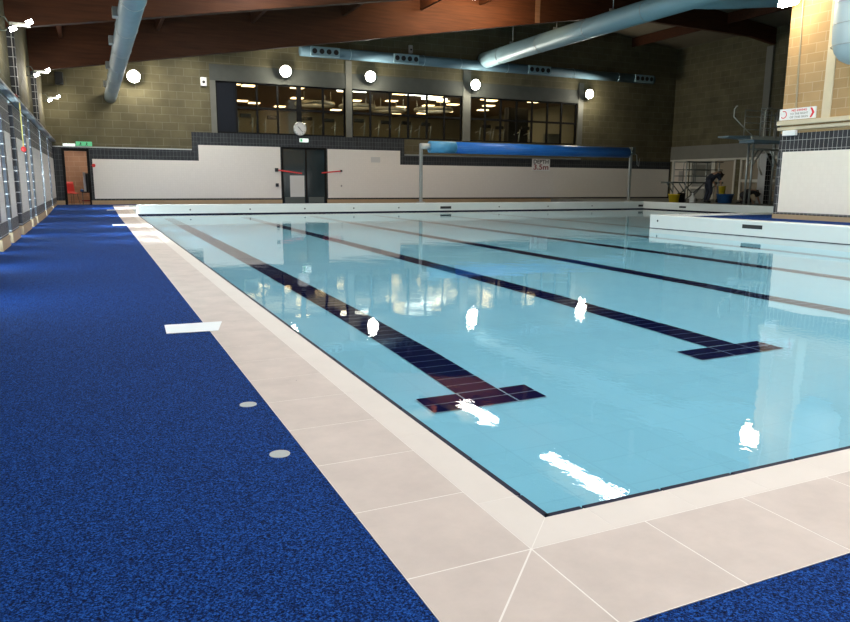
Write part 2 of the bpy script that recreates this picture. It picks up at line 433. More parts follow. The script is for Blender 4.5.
# ------------------------------------------------------------------ coping
def tiles(pieces, zt, gap, thick=.02):
    """pieces: convex polygons; each is inset by gap so that the grout bed shows"""
    mb = MB()
    for P in pieces:
        n = len(P); Q = []
        area = sum(P[i][0]*P[(i+1) % n][1]-P[(i+1) % n][0]*P[i][1] for i in range(n))
        if area < 0: P = P[::-1]
        for i in range(n):
            p0, p1, p2 = Vector(P[i-1]), Vector(P[i]), Vector(P[(i+1) % n])
            e1 = (p1-p0).normalized(); e2 = (p2-p1).normalized()
            n1 = Vector((-e1.y, e1.x)); n2 = Vector((-e2.y, e2.x))
            k = gap/max(.3, 1+n1.dot(n2))
            Q.append(p1+(n1+n2)*k)
        top = [(q.x, q.y, zt(q.y)) for q in Q]; bot = [(q.x, q.y, zt(q.y)-thick) for q in Q]
        mb.raw(top+bot, [list(range(n))]+[(i, n+i, n+(i+1) % n, (i+1) % n) for i in range(n)])
    return mb
zt = lambda y: deck_z(y) if y > 24 else 0
ci, co = -.165, -.6
big = [[(ci, ci), (co, co), (co, ci)], [(ci, ci), (ci, co), (co, co)]]
y = ci
while y < 31.2:
    y2 = min(y+.465, 31.2); big.append([(co, y), (ci, y), (ci, y2), (co, y2)]); y = y2
x = ci
while x < XI:
    x2 = min(x+.465, XI); big.append([(x, co), (x2, co), (x2, ci), (x, ci)]); x = x2
small = [[(0, 0), (ci, ci), (ci, .19), (0, .19)], [(0, 0), (.175, 0), (.175, ci), (ci, ci)]]
y = .19
while y < 31.2:
    y2 = min(y+.755, 31.2); small.append([(ci, y), (0, y), (0, y2), (ci, y2)]); y = y2
x = .175
while x < XI:
    x2 = min(x+.372, XI); small.append([(x, ci), (x2, ci), (x2, 0), (x, 0)]); x = x2
o = tiles(big, zt, .0031).build('trim_1', M['stone']); struct(o)
o = tiles(small, zt, .0015).build('trim_2', M['stone_lt']); struct(o)
m = MB()
for a, b in zip([co, 24, 25.5, 27, 28.5, 31], [24, 25.5, 27, 28.5, 31, 31.2]):
    m.raw([(co, a, zt(a)-.0006), (0, a, zt(a)-.0006), (0, b, zt(b)-.0006), (co, b, zt(b)-.0006)], [(0, 1, 2, 3)])
m.raw([(0, co, -.0006), (XI, co, -.0006), (XI, 0, -.0006), (0, 0, -.0006)], [(0, 1, 2, 3)])
m.box(-.30, 0, -.30, PL, -.6, -.03); m.box(0, XI, -.30, 0, -.6, -.03)
o = m.build('trim_3', M['grout']); struct(o)
m = MB()
for a, b in zip([PL+.3, 25.5, 27, 28.5, 31], [25.5, 27, 28.5, 31, 31.2]):
    m.raw([(0, a, zt(a)+.002), (.7, a, zt(a)+.002), (.7, b, zt(b)+.002), (0, b, zt(b)+.002)], [(0, 1, 2, 3)])
struct(m.build('trim_24', M['gloss_white']))
# navy edge tiles along the two near sides, white joints between
m = MB(); y = .012
js = [.20, .58, .963, 1.34, 1.71]
while js[-1] < PL: js.append(js[-1]+.375)
for b in js:
    if y < PL: m.box(0, .029, y, min(b, PL)-.006, -.05, -.004)
    y = b+.006
x = .012; js = [.174, .545, .917]
while js[-1] < XI: js.append(js[-1]+.373)
for b in js:
    if x < XI: m.box(x, min(b, XI)-.006, 0, .029, -.05, -.004)
    x = b+.006
o = m.build('trim_4', M['navy_tile']); struct(o)
o = MB().box(0, .018, 0, PL, -.6, -.009).box(0, XI, 0, .018, -.6, -.009).build('trim_5', M['grout']); struct(o)

# ------------------------------------------------------------------ pool basin, lane lines and water
def fz(x, y):
    t = [(-1, -.30), (2, -.275), (3.2, -.225), (5, -.185), (8, -.155), (12, -.14), (18, -.12), (30, -.09)]
    for (a, p), (b, q) in zip(t, t[1:]):
        if a <= y <= b:
            z = p+(q-p)*(y-a)/(b-a); break
    k = max(0, min(1, (x-1)/6))            # the tank floor falls a little less steeply away from the left side
    return z*(1-k)+max(z, -.20)*k if y < 5 else z
m = MB(); nx, ny = 24, 60
gx = [0, .5, 1, 2, 3, 4, 5, 7, 9, XI, XI+.01, 15, 18, XD]; gy = [0, .5, 1, 1.5, 2, 2.5, 3.2, 4, 5, 6, 8, 10, 12, YI, 15, 18, 21, PL]
vs = [(x, y, fz(x, y)) for y in gy for x in gx]; fs = []
for j in range(len(gy)-1):
    for i in range(len(gx)-1):
        if gx[i] >= XI and gy[j] < YI-.01: continue
        k = j*len(gx)+i; fs.append((k, k+1, k+1+len(gx), k+len(gx)))
m.raw(vs, fs, True)
o = m.build('pool_basin', M['pool_tile']); struct(o)
LX = [.955, 3.525, 6.0, 8.5, 11.05, 13.6]
lane_desc = ['navy tiled lane line with a T end beside the left pool edge', 'navy tiled lane line with a T end, second from the left edge',
 'thin dark lane line, third from the left pool edge', 'thin dark lane line, fourth from the left pool edge', 'thin dark lane line, fifth from the left, passing the raised side deck', 'dark lane line farthest right, in the deep end behind the raised side deck']
for i, cx in enumerate(LX):
    hw = .16
    y0 = [1.92, 2.17, 2.2, 2.2, 2.2, YI+.1][i]
    t = thing('lane_line', (cx, y0, fz(cx, y0)), lane_desc[i], 'lane line', 'lane lines on the pool floor')
    m = MB(); bed = MB(); y = y0+(.30 if i < 2 else 0)
    while y < PL-.6:
        y2 = min(y+.155, PL-.6)
        dz = .004
        m.raw([(cx-hw, y+.004, fz(cx, y)+dz), (cx+hw, y+.004, fz(cx, y)+dz), (cx+hw, y2-.004, fz(cx, y2)+dz), (cx-hw, y2-.004, fz(cx, y2)+dz)], [(0, 1, 2, 3)])
        bed.raw([(cx-hw, y, fz(cx, y)+.002), (cx+hw, y, fz(cx, y)+.002), (cx+hw, y2, fz(cx, y2)+.002), (cx-hw, y2, fz(cx, y2)+.002)], [(0, 1, 2, 3)])
        y = y2
    bed.build('grout_bed', M['lane_grout'], t)
    m.build('tile_strip', M['lane_tile'], t)
    if i < 5:
        m = MB(); bed = MB()
        xs_ = [cx-(.53 if i else .47), cx-.16, cx+.16, cx+(.42 if i else .385)] ; yy = [y0, y0+.145, y0+.29]
        for a, b in zip(xs_, xs_[1:]):
            for c, d in zip(yy, yy[1:]):
                m.raw([(a+.006, c+.005, fz(a, c)+.006), (b-.006, c+.005, fz(b, c)+.006), (b-.006, d-.005, fz(b, d)+.006), (a+.006, d-.005, fz(a, d)+.006)], [(0, 1, 2, 3)])
                bed.raw([(a, c, fz(a, c)+.003), (b, c, fz(b, c)+.003), (b, d, fz(b, d)+.003), (a, d, fz(a, d)+.003)], [(0, 1, 2, 3)])
        bed.build('crossbar_grout', M['lane_grout'], t)
        m.build('crossbar', M['lane_tile'], t)
P = [(0.0, 0.0), (XI, 0.0), (XI, YI), (XD, YI), (XD, PL), (0.0, PL)]
m = MB(); zw = -.012
m.raw([(0, 0, zw), (XI, 0, zw), (XI, YI, zw), (0, YI, zw)], [(0, 1, 2, 3)])
m.raw([(0, YI, zw), (XD, YI, zw), (XD, PL, zw), (0, PL, zw)], [(0, 1, 2, 3)])
o = m.build('pool_water', M['water'])
if o.data.polygons[0].normal.z < 0: o.data.flip_normals()
tag(o, 'calm clear turquoise water filling the pool', 'water', kind='stuff')

# ------------------------------------------------------------------ raised white edges
def curb(name, boxes, line_boxes, holes, dots):
    m = MB()
    for b in boxes: m.box(*b)
    o = struct(m.build(name, M['gloss_white'], bevel=.02))
    m = MB()
    for b in line_boxes: m.box(*b)
    m.build('navy_waterline', M['navy_tile'], o)
    for b in holes: bx(*b).build('skimmer_slot', M['black'], o)
    for c in dots:
        MB().cyl(c[0], c[1], .028, n=12).build('lane_anchor', M['black'], o)
    return o
Yf = PL
curb('pool_edge_far', [(0, XD+.3, Yf, Yf+.33, -.3, CURB)], [(0, XD, Yf-.006, Yf, -.04, .028)],
     [(11.6, 12.1, Yf-.004, Yf+.02, .10, .20), (22.0, 22.28, Yf-.004, Yf+.02, .10, .20)],
     [((x, Yf-.006, .16), (x, Yf+.02, .16)) for x in (1.75, 3.85, 5.9, 7.85, 9.75, 14.4, 16.9, 19.3)])
curb('pool_edge_diving', [(XD, XD+.33, YI-.3, Yf, -.3, CURB)], [(XD-.006, XD, YI, Yf, -.04, .028)], [(XD-.004, XD+.02, 21.9, 22.3, .12, .2)], [])
curb('pool_edge_side', [(XI, XI+.33, -.6, YI, -.3, CURB), (XI+.33, XD, YI-.30, YI, -.3, CURB)],
     [(XI-.006, XI, 0, YI, -.04, -.002), (XI, XD, YI, YI+.006, -.04, .0)],
     [(XI-.004, XI+.02, 9.45, 10.0, .16, .25)], [((XI-.006, 12.75, .19), (XI+.02, 12.75, .19)), ((XI-.006, 7.1, .19), (XI+.02, 7.1, .19))])

# ------------------------------------------------------------------ far wall
wins = [(4.08, 10.31, 3.36, 5.68), (10.62, 16.82, 3.36, 5.68), (17.27, 24.27, 3.36, 5.68)]
m = MB()
holed(m, -3.3, XR+.3, 0, 10.6, wins+[(-2.43, -1.39, ZF, 2.50), (7.02, 9.26, ZF, 2.80)], lambda mb, a, b, c, d: mb.box(a, b, W, W+.3, c, d))
o = struct(m.build('wall_far', M['block_x']))
# dark tile dado, drawn as a stepped slab
m = MB()
dado = [(-2.43, 2.92, .30, 2.55), (2.92, 7.02, .30, 3.36), (7.02, 9.26, 2.80, 3.36), (9.26, 13.45, .30, 3.36), (13.45, 31.5, .30, 2.52)]
for a, b, c, d in dado:
    if a < -2: m.box(-1.39, b, W-.012, W, c, d); m.box(-2.43, -1.39, W-.012, W, 2.50, d); continue
    m.box(a, b, W-.012, W, c, d)
m.box(-2.95, -2.43, W-.012, W, .30, 2.55)
struct(m.build('trim_6', M['tile_x']))
m = MB().box(-1.26, 3.19, W-.024, W-.012, .375, 2.08).box(3.19, 6.97, W-.024, W-.012, .375, 2.79)
struct(m.build('trim_7', M['panel_x']))
m = MB().box(9.32, 13.21, W-.024, W-.012, .375, 2.76).box(13.21, 31.38, W-.024, W-.012, .375, 2.06)
struct(m.build('trim_8', M['panel_x']))
m = MB().box(-1.39, 7.0, W-.03, W, ZF, .30).box(9.28, XR, W-.03, W, ZF, .30).box(-2.95, -2.43, W-.03, W, ZF, .30)
struct(m.build('baseboard_far', M['skirt']))
# cream conduit over the left part, concrete frame round the windows
struct(bx(-2.9, 2.9, W-.04, W, 2.55, 2.60).build('trim_9', M['steel']))
struct(bx(3.83, 24.6, W-.025, W, 5.68, 6.40).build('trim_22', M['concrete_dk']))
m = MB().box(3.83, 4.08, W-.03, W, 3.36, 5.68).box(10.31, 10.62, W-.05, W, 3.36, 7.0).box(16.82, 17.27, W-.05, W, 3.36, 7.0).box(24.27, 24.62, W-.05, W, 3.36, 6.8)
struct(m.build('trim_10', M['concrete']))
struct(bx(13.45, 24.6, W-.06, W, 2.52, 2.60).build('trim_11', M['steel']))

# the three gallery windows
mull = [[5.0, 5.96, 6.94, (7.86, 8.09), 9.17, 10.27], [10.66, 11.63, 12.69, 13.71, 14.77, 15.78, 16.78], [17.31, 18.24, 19.22, 20.23, 21.24, 22.26, 23.21, 24.23]]
for k, (w, ms) in enumerate(zip(wins, mull)):
    a, b, c, d = w
    ya, yb = W+.06, W+.16
    f = MB().box(a, b, ya, yb, c, c+.07).box(a, b, ya, yb, d-.07, d).box(a, a+.06, ya, yb, c, d).box(b-.06, b, ya, yb, c, d)
    fr = struct(f.build('window_%d' % (k+1), M['frame']))
    edges = []
    for q in ms:
        if isinstance(q, tuple):
            bx(q[0], q[1], ya, yb, c+.07, d-.07).build('mullion', M['frame'], fr); edges.append(q)
        else:
            bx(q-.045, q+.045, ya, yb, c+.07, d-.07).build('mullion', M['frame'], fr); edges.append((q, q))
    bx(edges[0][0], b, ya+.01, yb-.01, 4.50, 4.60).build('transom', M['frame'], fr)
    for (p, q), (r, s_) in zip(edges, edges[1:]):
        bx(q, r, W+.10, W+.106, c+.05, d-.05).build('pane', M['glass'], fr)
    if k == 0: bx(a+.06, 5.0, ya+.02, yb-.02, c+.07, d-.07).build('infill_panel', M['dark_panel'], fr)

# ------------------------------------------------------------------ gym room behind the windows
gz = 2.95
struct(bx(3.0, 25.5, W+.31, W+16, gz-.1, gz).build('floor', M['gym_floor']))
struct(bx(3.0, 25.5, W+.31, W+16, 5.95, 6.05).build('ceiling', M['gym_ceiling']))
struct(MB().box(3.0, 25.5, W+16, W+16.1, gz, 5.95).box(2.9, 3.0, W+.31, W+16.1, gz, 5.95).box(25.5, 25.6, W+.31, W+16.1, gz, 5.95).build('wall_gym', M['gym_wall']))
gl = [(5.4, 1.0), (6.2, 1.2), (5.6, 3.4), (7.2, 4.6), (8.1, 5.0), (8.6, 1.0), (9.8, 3.2), (10.0, 5.6), (9.0, 6.5), (11.2, 1.1), (11.6, 4.2), (13.2, 3.0), (13.9, 5.8), (14.3, 1.0), (15.2, 2.6), (16.6, 1.0), (17.0, 4.0), (18.2, 3.2), (18.6, 6.2), (19.8, 1.0), (20.3, 1.2), (21.0, 4.6), (22.9, .9), (20.0, 5.5), (18.0, 2.0), (19.3, 2.6), (21.6, 2.4), (17.8, 5.2), (22.6, 3.6)]
for i, (x, dy) in enumerate(gl):
    dy *= 2.1
    o = bx(x-.32, x+.32, W+.31+dy, W+.31+dy+.5, 5.90, 5.948).build('ceiling_light', M['gym_light'])
    tag(o, 'warm square ceiling light glowing in the gym behind the gallery windows', 'ceiling light', 'warm gym ceiling lights')
for x, dy, lab in [(11.4, 2.2, 'long white tube light in the gym behind the middle window, left end'), (15.3, 2.2, 'white tube light in the gym above the round bulkhead, middle window right end'), (16.9, 3.6, 'white tube light in the gym near the column between middle and right windows')]:
    tag(bx(x-.8, x+.8, W+dy, W+dy+.12, 5.84, 5.95).build('tube_light', M['gym_tube']), lab, 'ceiling light')
for x, dy, r, lab in [(9.9, 3.2, 1.0, 'pale ring bulkhead on the gym ceiling behind the left window'), (12.4, 3.4, .95, 'pale ring bulkhead on the gym ceiling behind the middle window, left one'), (14.6, 4.2, .95, 'pale ring bulkhead on the gym ceiling, behind the middle of the middle window'), (16.9, 3.0, 1.05, 'large pale ring bulkhead on the gym ceiling by the right end of the middle window')]:
    m = MB().tube([(x+r*math.cos(t*PI/12), W+dy+.8+r*math.sin(t*PI/12), 5.30) for t in range(24)], .10, 8, True)
    for q in range(4): m.cyl((x+r*math.cos(q*PI/2+.7), W+dy+.8+r*math.sin(q*PI/2+.7), 5.35), (x+r*math.cos(q*PI/2+.7), W+dy+.8+r*math.sin(q*PI/2+.7), 5.88), .02, n=6)
    tag(m.build('ring_bulkhead', M['gym_ring']), lab, 'ceiling feature')
gx0 = add_light('AREA', 'gym_glow', (9.5, W+6.2, 5.8), 110, (1, .82, .58), 9, (0, 0, 0), sy=5)
gx1 = add_light('AREA', 'gym_glow', (19.5, W+6.2, 5.8), 110, (1, .84, .62), 10, (0, 0, 0), sy=5)
def treadmill(x, y, label):
    t = thing('treadmill', (x, y, gz), label, 'exercise machine', 'treadmills in the gym behind the windows')
    bx(x-.35, x+.35, y, y+1.6, gz, gz+.2).build('running_deck', M['black'], t, bevel=.02)
    for s in (-1, 1):
        m = MB().tube([(x+s*.34, y+.35, gz+.15), (x+s*.34, y+.12, gz+1.25)], .035)
        m.tube([(x+s*.34, y+.12, gz+1.1), (x+s*.34, y+.75, gz+1.0)], .03)
        m.build('upright', M['steel'], t)
    bx(x-.26, x+.26, y+.02, y+.14, gz+1.24, gz+1.42).build('console', M['black'], t, bevel=.02)
    return t
tl = [(5.6, 1.0), (7.0, 1.4), (8.7, 1.2), (10.0, 1.7), (11.4, 1.1), (13.0, 1.4), (14.1, 1.2), (15.4, 1.5), (18.9, 1.0), (20.1, 1.6), (21.6, 1.2)]
where = ['just right of the dark infill panel', 'left of the clock', 'right of the clock', 'at the right end of the left window', 'at the left end of the middle window', 'left of the middle of the middle window',
 'in the middle of the middle window', 'at the right end of the middle window', 'at the left end of the right window', 'left of the middle of the right window', 'in front of the dark partition']
t0 = treadmill(tl[0][0], W+tl[0][1], 'black treadmill in the gym, seen through glass '+where[0])
for (x, dy), w_ in zip(tl[1:], where[1:]):
    copy_tree(t0, (x-tl[0][0], dy-tl[0][1], 0), 'black treadmill in the gym, seen through glass '+w_)
tag(MB().box(21.5, 23.0, W+3.2, W+3.3, gz, 5.6).box(21.5, 21.6, W+3.0, W+3.5, gz, 5.6).build('partition_screen', M['black']), 'tall black partition in the gym behind the right window', 'partition')
tag(MB().box(23.4, 24.2, W+1.6, W+2.1, gz, gz+1.05).box(23.36, 24.24, W+1.56, W+2.14, gz+1.05, gz+1.1).build('gym_cabinet', M['grey_glass'], bevel=.01), 'low grey cabinet at the right end of the gym window', 'cabinet')

# ------------------------------------------------------------------ middle door
d1 = struct(MB().box(7.02, 7.10, W+.02, W+.12, ZF, 2.8).box(9.18, 9.26, W+.02, W+.12, ZF, 2.8).box(7.1, 9.18, W+.02, W+.12, 2.72, 2.8).box(8.20, 8.28, W+.03, W+.11, ZF, 2.72).build('door_1', M['frame']))
for a, b in ((7.10, 8.20), (8.28, 9.18)):
    lf = bx(a+.005, b-.005, W+.05, W+.09, ZF+.01, 2.715).build('door_leaf', M['door_glass'], d1)
    bx(a+.06, b-.06, W+.043, W+.05, ZF+.02, ZF+.3).build('kick_plate', M['dark_steel'], lf)
struct(MB().box(7.02, 9.26, W+.29, W+.3, ZF, 2.8).build('wall_lobby', M['dark_panel']))
tag(bx(7.42, 8.13, W+.02, W+.035, .43, 1.46).build('notice_board', M['paper']), 'large plain grey-white notice leaning on the dark door', 'notice')
def tape(x0, z0, x1, z1, lab):
    m = MB().raw([(x0, W-.06, z0-.03), (x1, W-.06, z1-.03), (x1, W-.06, z1+.03), (x0, W-.06, z0+.03), (x0, W-.055, z0-.03), (x1, W-.055, z1-.03), (x1, W-.055, z1+.03), (x0, W-.055, z0+.03)],
        [(0, 1, 2, 3), (7, 6, 5, 4), (0, 4, 5, 1), (3, 2, 6, 7), (0, 3, 7, 4), (1, 5, 6, 2)])
    t = thing('barrier_tape', (x0, W-.06, z0), lab, 'barrier tape')
    m.build('tape_strip', M['red_tape'], t)
    return t
t = tape(6.80, 1.71, 8.0, 1.56, 'red barrier tape sagging across the dark door from the left wall')
bx(6.68, 6.84, W-.09, W-.024, 1.63, 1.80).build('cassette', M['black'], t, bevel=.01)
t = tape(9.0, 1.60, 10.0, 1.70, 'short red barrier tape on the white wall right of the dark door')
bx(9.96, 10.06, W-.08, W-.024, 1.66, 1.75).build('clip', M['black'], t, bevel=.01)
tag(bx(6.70, 6.84, W-.08, W-.024, .92, 1.08).build('socket_box', M['black'], bevel=.01), 'small black box on the white wall below the tape cassette', 'socket')
tag(bx(9.98, 10.05, W-.05, W-.024, .93, 1.02).build('socket_box', M['sign_grey'], bevel=.008), 'tiny grey box on the white wall right of the door', 'socket')
tag(bx(11.6, 12.1, W-.032, W-.024, 2.15, 2.42).build('wall_plate', M['paper']), 'faint pale plate high on the white wall right of the door', 'wall plate')
# clock
t = thing('wall_clock', (7.95, W-.02, 3.67), 'round white wall clock hanging at the bottom of the left window', 'clock')
MB().lathe((7.95, W, 3.67), [(.29, -.01), (.325, -.03), (.325, -.08), (.29, -.09)], 32, 'Y').build('clock_case', M['steel'], t)
MB().cyl((7.95, W-.02, 3.67), (7.95, W-.075, 3.67), .295, n=32).build('clock_face', M['sign_white'], t)
m = MB()
for k in range(12):
    a = k*PI/6; m.cyl((7.95+.25*math.sin(a), W-.074, 3.67+.25*math.cos(a)), (7.95+.25*math.sin(a), W-.082, 3.67+.25*math.cos(a)), .016, n=6)
m.build('hour_marks', M['black'], t)
def hand(a, l, w):
    return MB().tube([(7.95, W-.085, 3.67), (7.95+l*math.sin(a), W-.085, 3.67+l*math.cos(a))], w, 6)
hand(-.75, .15, .014).build('hour_hand', M['black'], t); hand(2.4, .2, .01).build('minute_hand', M['black'], t)
# exit box under clock, exit sign over left door
t = thing('exit_sign', (8.13, W-.02, 3.08), 'small green and white exit sign under the clock', 'exit sign')
bx(7.93, 8.36, W-.06, W-.012, 3.05, 3.22).build('sign_box', M['exit_white'], t, bevel=.01)
bx(7.95, 8.07, W-.064, W-.06, 3.07, 3.20).build('green_panel', M['exit_green'], t)
t = thing('exit_sign', (-1.5, W-.05, 2.62), 'green running-figure exit sign above the left doorway', 'exit sign')
bx(-1.85, -1.22, W-.10, W, 2.61, 2.80).build('sign_box', M['exit_green'], t, bevel=.01)
m = MB()
for xx in (-1.66, -1.42):
    m.cyl((xx, W-.104, 2.745), (xx, W-.10, 2.745), .022, n=8).tube([(xx, W-.104, 2.73), (xx-.02, W-.104, 2.68)], .013, 5).tube([(xx-.02, W-.104, 2.68), (xx-.05, W-.104, 2.635)], .01, 5).tube([(xx-.02, W-.104, 2.68), (xx+.03, W-.104, 2.64)], .01, 5).tube([(xx-.03, W-.104, 2.72), (xx+.035, W-.104, 2.70)], .008, 5)
m.build('running_figure', M['black'], t)
tag(bx(-2.35, -1.88, W-.12, W, 2.60, 2.70).build('emergency_light', M['exit_white'], bevel=.01), 'white emergency light box left of the green exit sign', 'emergency light')
tag(MB().cyl((-1.28+.06, W-.012, 1.80), (-1.22, W-.09, 1.80), .075, n=16).build('alarm_call_point', M['red']), 'round red alarm on the white wall beside the left doorway', 'alarm')
# small speaker / cameras on upper wall
def wallbox(x, z, w, h, mat, lab, cat, hole=True):
    t = thing('wall_sensor', (x, W-.05, z), lab, cat)
    bx(x-w/2, x+w/2, W-.16, W, z-h/2, z+h/2).build('housing', mat, t, bevel=.02)
    if hole: MB().cyl((x, W-.17, z-.02), (x, W-.155, z-.02), w*.25, n=12).build('lens', M['black'], t)
    return t
wallbox(3.55, 5.58, .26, .38, M['sign_white'], 'small white box sensor on the block wall left of the windows', 'sensor')
wallbox(13.75, 7.78, .2, .4, M['sign_grey'], 'small grey box sensor high on the wall above the blue duct', 'sensor')
tag(MB().box(-2.45, -2.13, W-.3, W, 5.1, 5.6).build('wall_speaker', M['black'], bevel=.03), 'black loudspeaker high on the wall in the left corner', 'speaker')
# depth sign
t = thing('depth_sign', (21.86, W-.05, 1.92), 'white DEPTH 3.5m sign on the far wall under the blue cover roll', 'sign')
bx(21.27, 22.46, W-.05, W-.024, 1.85, 2.53).build('sign_plate', M['sign_white'], t)
text('DEPTH', .30, M['black'], (21.86, W-.054, 2.35), (PI/2, 0, 0), t, width=1.0)
text('3.5m', .40, M['sign_maroon'], (21.86, W-.054, 2.05), (PI/2, 0, 0), t, width=1.0)

# ------------------------------------------------------------------ left doorway room
struct(MB().box(-3.2, -.6, W+2.6, W+2.7, 0, 2.9).box(-3.3, -3.2, W+.3, W+2.7, 0, 2.9).box(-.6, -.5, W+.3, W+2.7, 0, 2.9).build('wall_store', M['pink_x']))
struct(bx(-3.2, -.6, W, W+2.7, -.1, ZF-.002).build('floor', M['skirt']))
struct(bx(-3.2, -.6, W+.3, W+2.7, 2.85, 2.9).build('ceiling', M['gym_ceiling']))
d2 = struct(MB().box(-2.43, -2.33, W-.02, W+.12, ZF, 2.5).box(-1.47, -1.37, W-.02, W+.12, ZF, 2.5).box(-2.33, -1.47, W-.02, W+.12, 2.4, 2.5).build('door_2', M['frame']))
add_light('AREA', 'store_lamp', (-1.9, W+1.4, 2.8), 22, (1, .85, .7), .8, (0, 0, 0))
t = thing('plastic_chair', (-2.08, W+.8, ZF), 'coral-red plastic chair on dark legs inside the left doorway', 'chair')
t.rotation_euler.z = -.95
x, y, z = -2.09, W+.8, ZF
shell = MB(); prof = [(-.24, .98), (-.20, .86), (-.16, .62), (-.10, .50), (.02, .46), (.22, .47)]
vs = []
for (dx, dz) in prof:
    for k in range(7):
        s = (k-3)/3; vs.append((x+dx+.04*s*s*(1 if dz > .6 else 0), y+s*.22, z+dz+(.03*s*s if dz < .6 else 0)))
shell.raw(vs, [(i*7+k, i*7+k+1, (i+1)*7+k+1, (i+1)*7+k) for i in range(5) for k in range(6)], True)
o = shell.build('seat_shell', M['red_chair'], t); sd = o.modifiers.new('s', 'SOLIDIFY'); sd.thickness = .012
for sx in (-1, 1):
    for sy in (-1, 1):
        MB().tube([(x+.02+sx*.13, y+sy*.15, z+.45), (x+.02+sx*.22, y+sy*.2, z)], .012).build('leg', M['dark_steel'], t)
t.location.x -= .09; t.location.y += .12
t = thing('side_table', (-1.72, W+.9, ZF), 'small dark table on red rail inside the left doorway', 'table')
x = -1.66
bx(x-.12, x+.30, y-.2, y+.3, z+.50, z+.55).build('table_top', M['black'], t)
for sx in (-.09, .26):
    for sy in (-.15, .25): bx(x+sx-.015, x+sx+.015, y+sy-.015, y+sy+.015, z, z+.5).build('leg', M['dark_steel'], t)
bx(x-.14, x+.30, y-.02, y+.02, z+.12, z+.18).build('foot_rail', M['sign_maroon'], t)
o = MB().lathe((-1.76, y-.12, z+.55), [(0.001, 0), (.07, 0), (.08, .06), (.04, .11), (0.001, .12)], 12).build('cloth_bundle', M['blue_tub']); tag(o, 'small blue bundle on the dark table in the left doorway', 'bundle')
t = thing('stacked_equipment', (-1.58, y, z+.55), 'tall black case with white front standing on the table in the doorway', 'equipment')
bx(-1.58, -1.40, y-.12, y+.2, z+.55, z+1.35).build('case', M['black'], t, bevel=.01)
bx(-1.68, -1.58, y-.0, y+.1, z+.55, z+1.4).build('white_cover', M['sign_white'], t, bevel=.01)

# ------------------------------------------------------------------ left wall
piers = [(3.0, 5.4), (6.2, 8.6), (9.4, 11.0), (11.5, 12.8), (13.3, 14.8), (15.65, 17.9), (18.5, 19.6), (20.2, 24.0), (24.6, 28.6), (29.2, W-.012)]
m = MB()
slots = [(a[1], b[0]) for a, b in zip(piers, piers[1:])]
holed(m, -7, W, 0, 10.6, [(a, b, .05, 2.7) for a, b in slots], lambda mb, a, b, c, d: mb.box(-3.3, XL, a, b, c, d))
struct(m.build('wall_left', M['block_y']))
m = MB(); mp = MB(); ms_ = MB(); mt = MB()
for a, b in piers:
    m.box(XL, -2.77, a, b, .0, 2.72)
    mt.box(-2.77, -2.762, a, b, .22, 2.72)
    if b-a > 1.2: mp.box(-2.765, -2.752, a+.28, b-.28, .45, 2.05)
    else: mp.box(-2.765, -2.752, a+.22, b-.15, .45, 2.2)
    ms_.box(XL, -2.745, a-.012, b, .0, .19)
struct(m.build('trim_12', M['tile_px'])); struct(mt.build('trim_15', M['tile_py'])); struct(mp.build('trim_13', M['panel_l'])); struct(ms_.build('baseboard_left', M['skirt']))
k = 4
for i, (a, b) in enumerate(slots):
    if b-a < .3: continue
    fr = struct(MB().box(-3.06, -2.98, a, a+.05, .05, 2.7).box(-3.06, -2.98, b-.05, b, .05, 2.7).box(-3.06, -2.98, a, b, .05, .12).box(-3.06, -2.98, a, b, 2.62, 2.7).build('window_%d' % k, M['white_frame']))
    bx(-3.03, -3.01, a+.05, b-.05, .12, 2.62).build('pane', M['daylight'], fr); k += 1
struct(bx(-2.96, -2.84, 15.50, 15.63, .02, 2.72).build('trim_23', M['sign_white']))
for yy, pw in ((15.2, 80), (18.2, 120), (24.3, 200), (28.9, 150), (13.05, 60)):
    l = add_light('AREA', 'slot_daylight', (-2.95, yy, 1.3), pw, (.70, .87, 1), .4, sy=1.6)
    l.rotation_euler = Vector((1, 0, -.45)).to_track_quat('-Z', 'X').to_euler(); l.data.spread = .7
# ledge / trunking
t = thing('cable_trunking', (-2.72, 16, 2.76), 'grey metal cable trunking running along the left wall above the piers', 'trunking')
bx(-2.77, -2.64, -6, W-.06, 2.76, 2.86).build('tray', M['steel'], t, bevel=.01)
MB().cyl((-2.62, -6, 2.78), (-2.62, W-.06, 2.78), .022, n=8).build('conduit', M['sign_grey'], t)
struct(bx(XL, -2.77, -6, W, 2.72, 2.92).build('trim_14', M['concrete_lt']))
# tiled pilasters above the ledge
for i, yy in enumerate((10.9, 18.35, 25.8)):
    t = struct(bx(-2.96, -2.80, yy, yy+.22, 2.92, 4.70).build('pilaster', M['tile_px']))
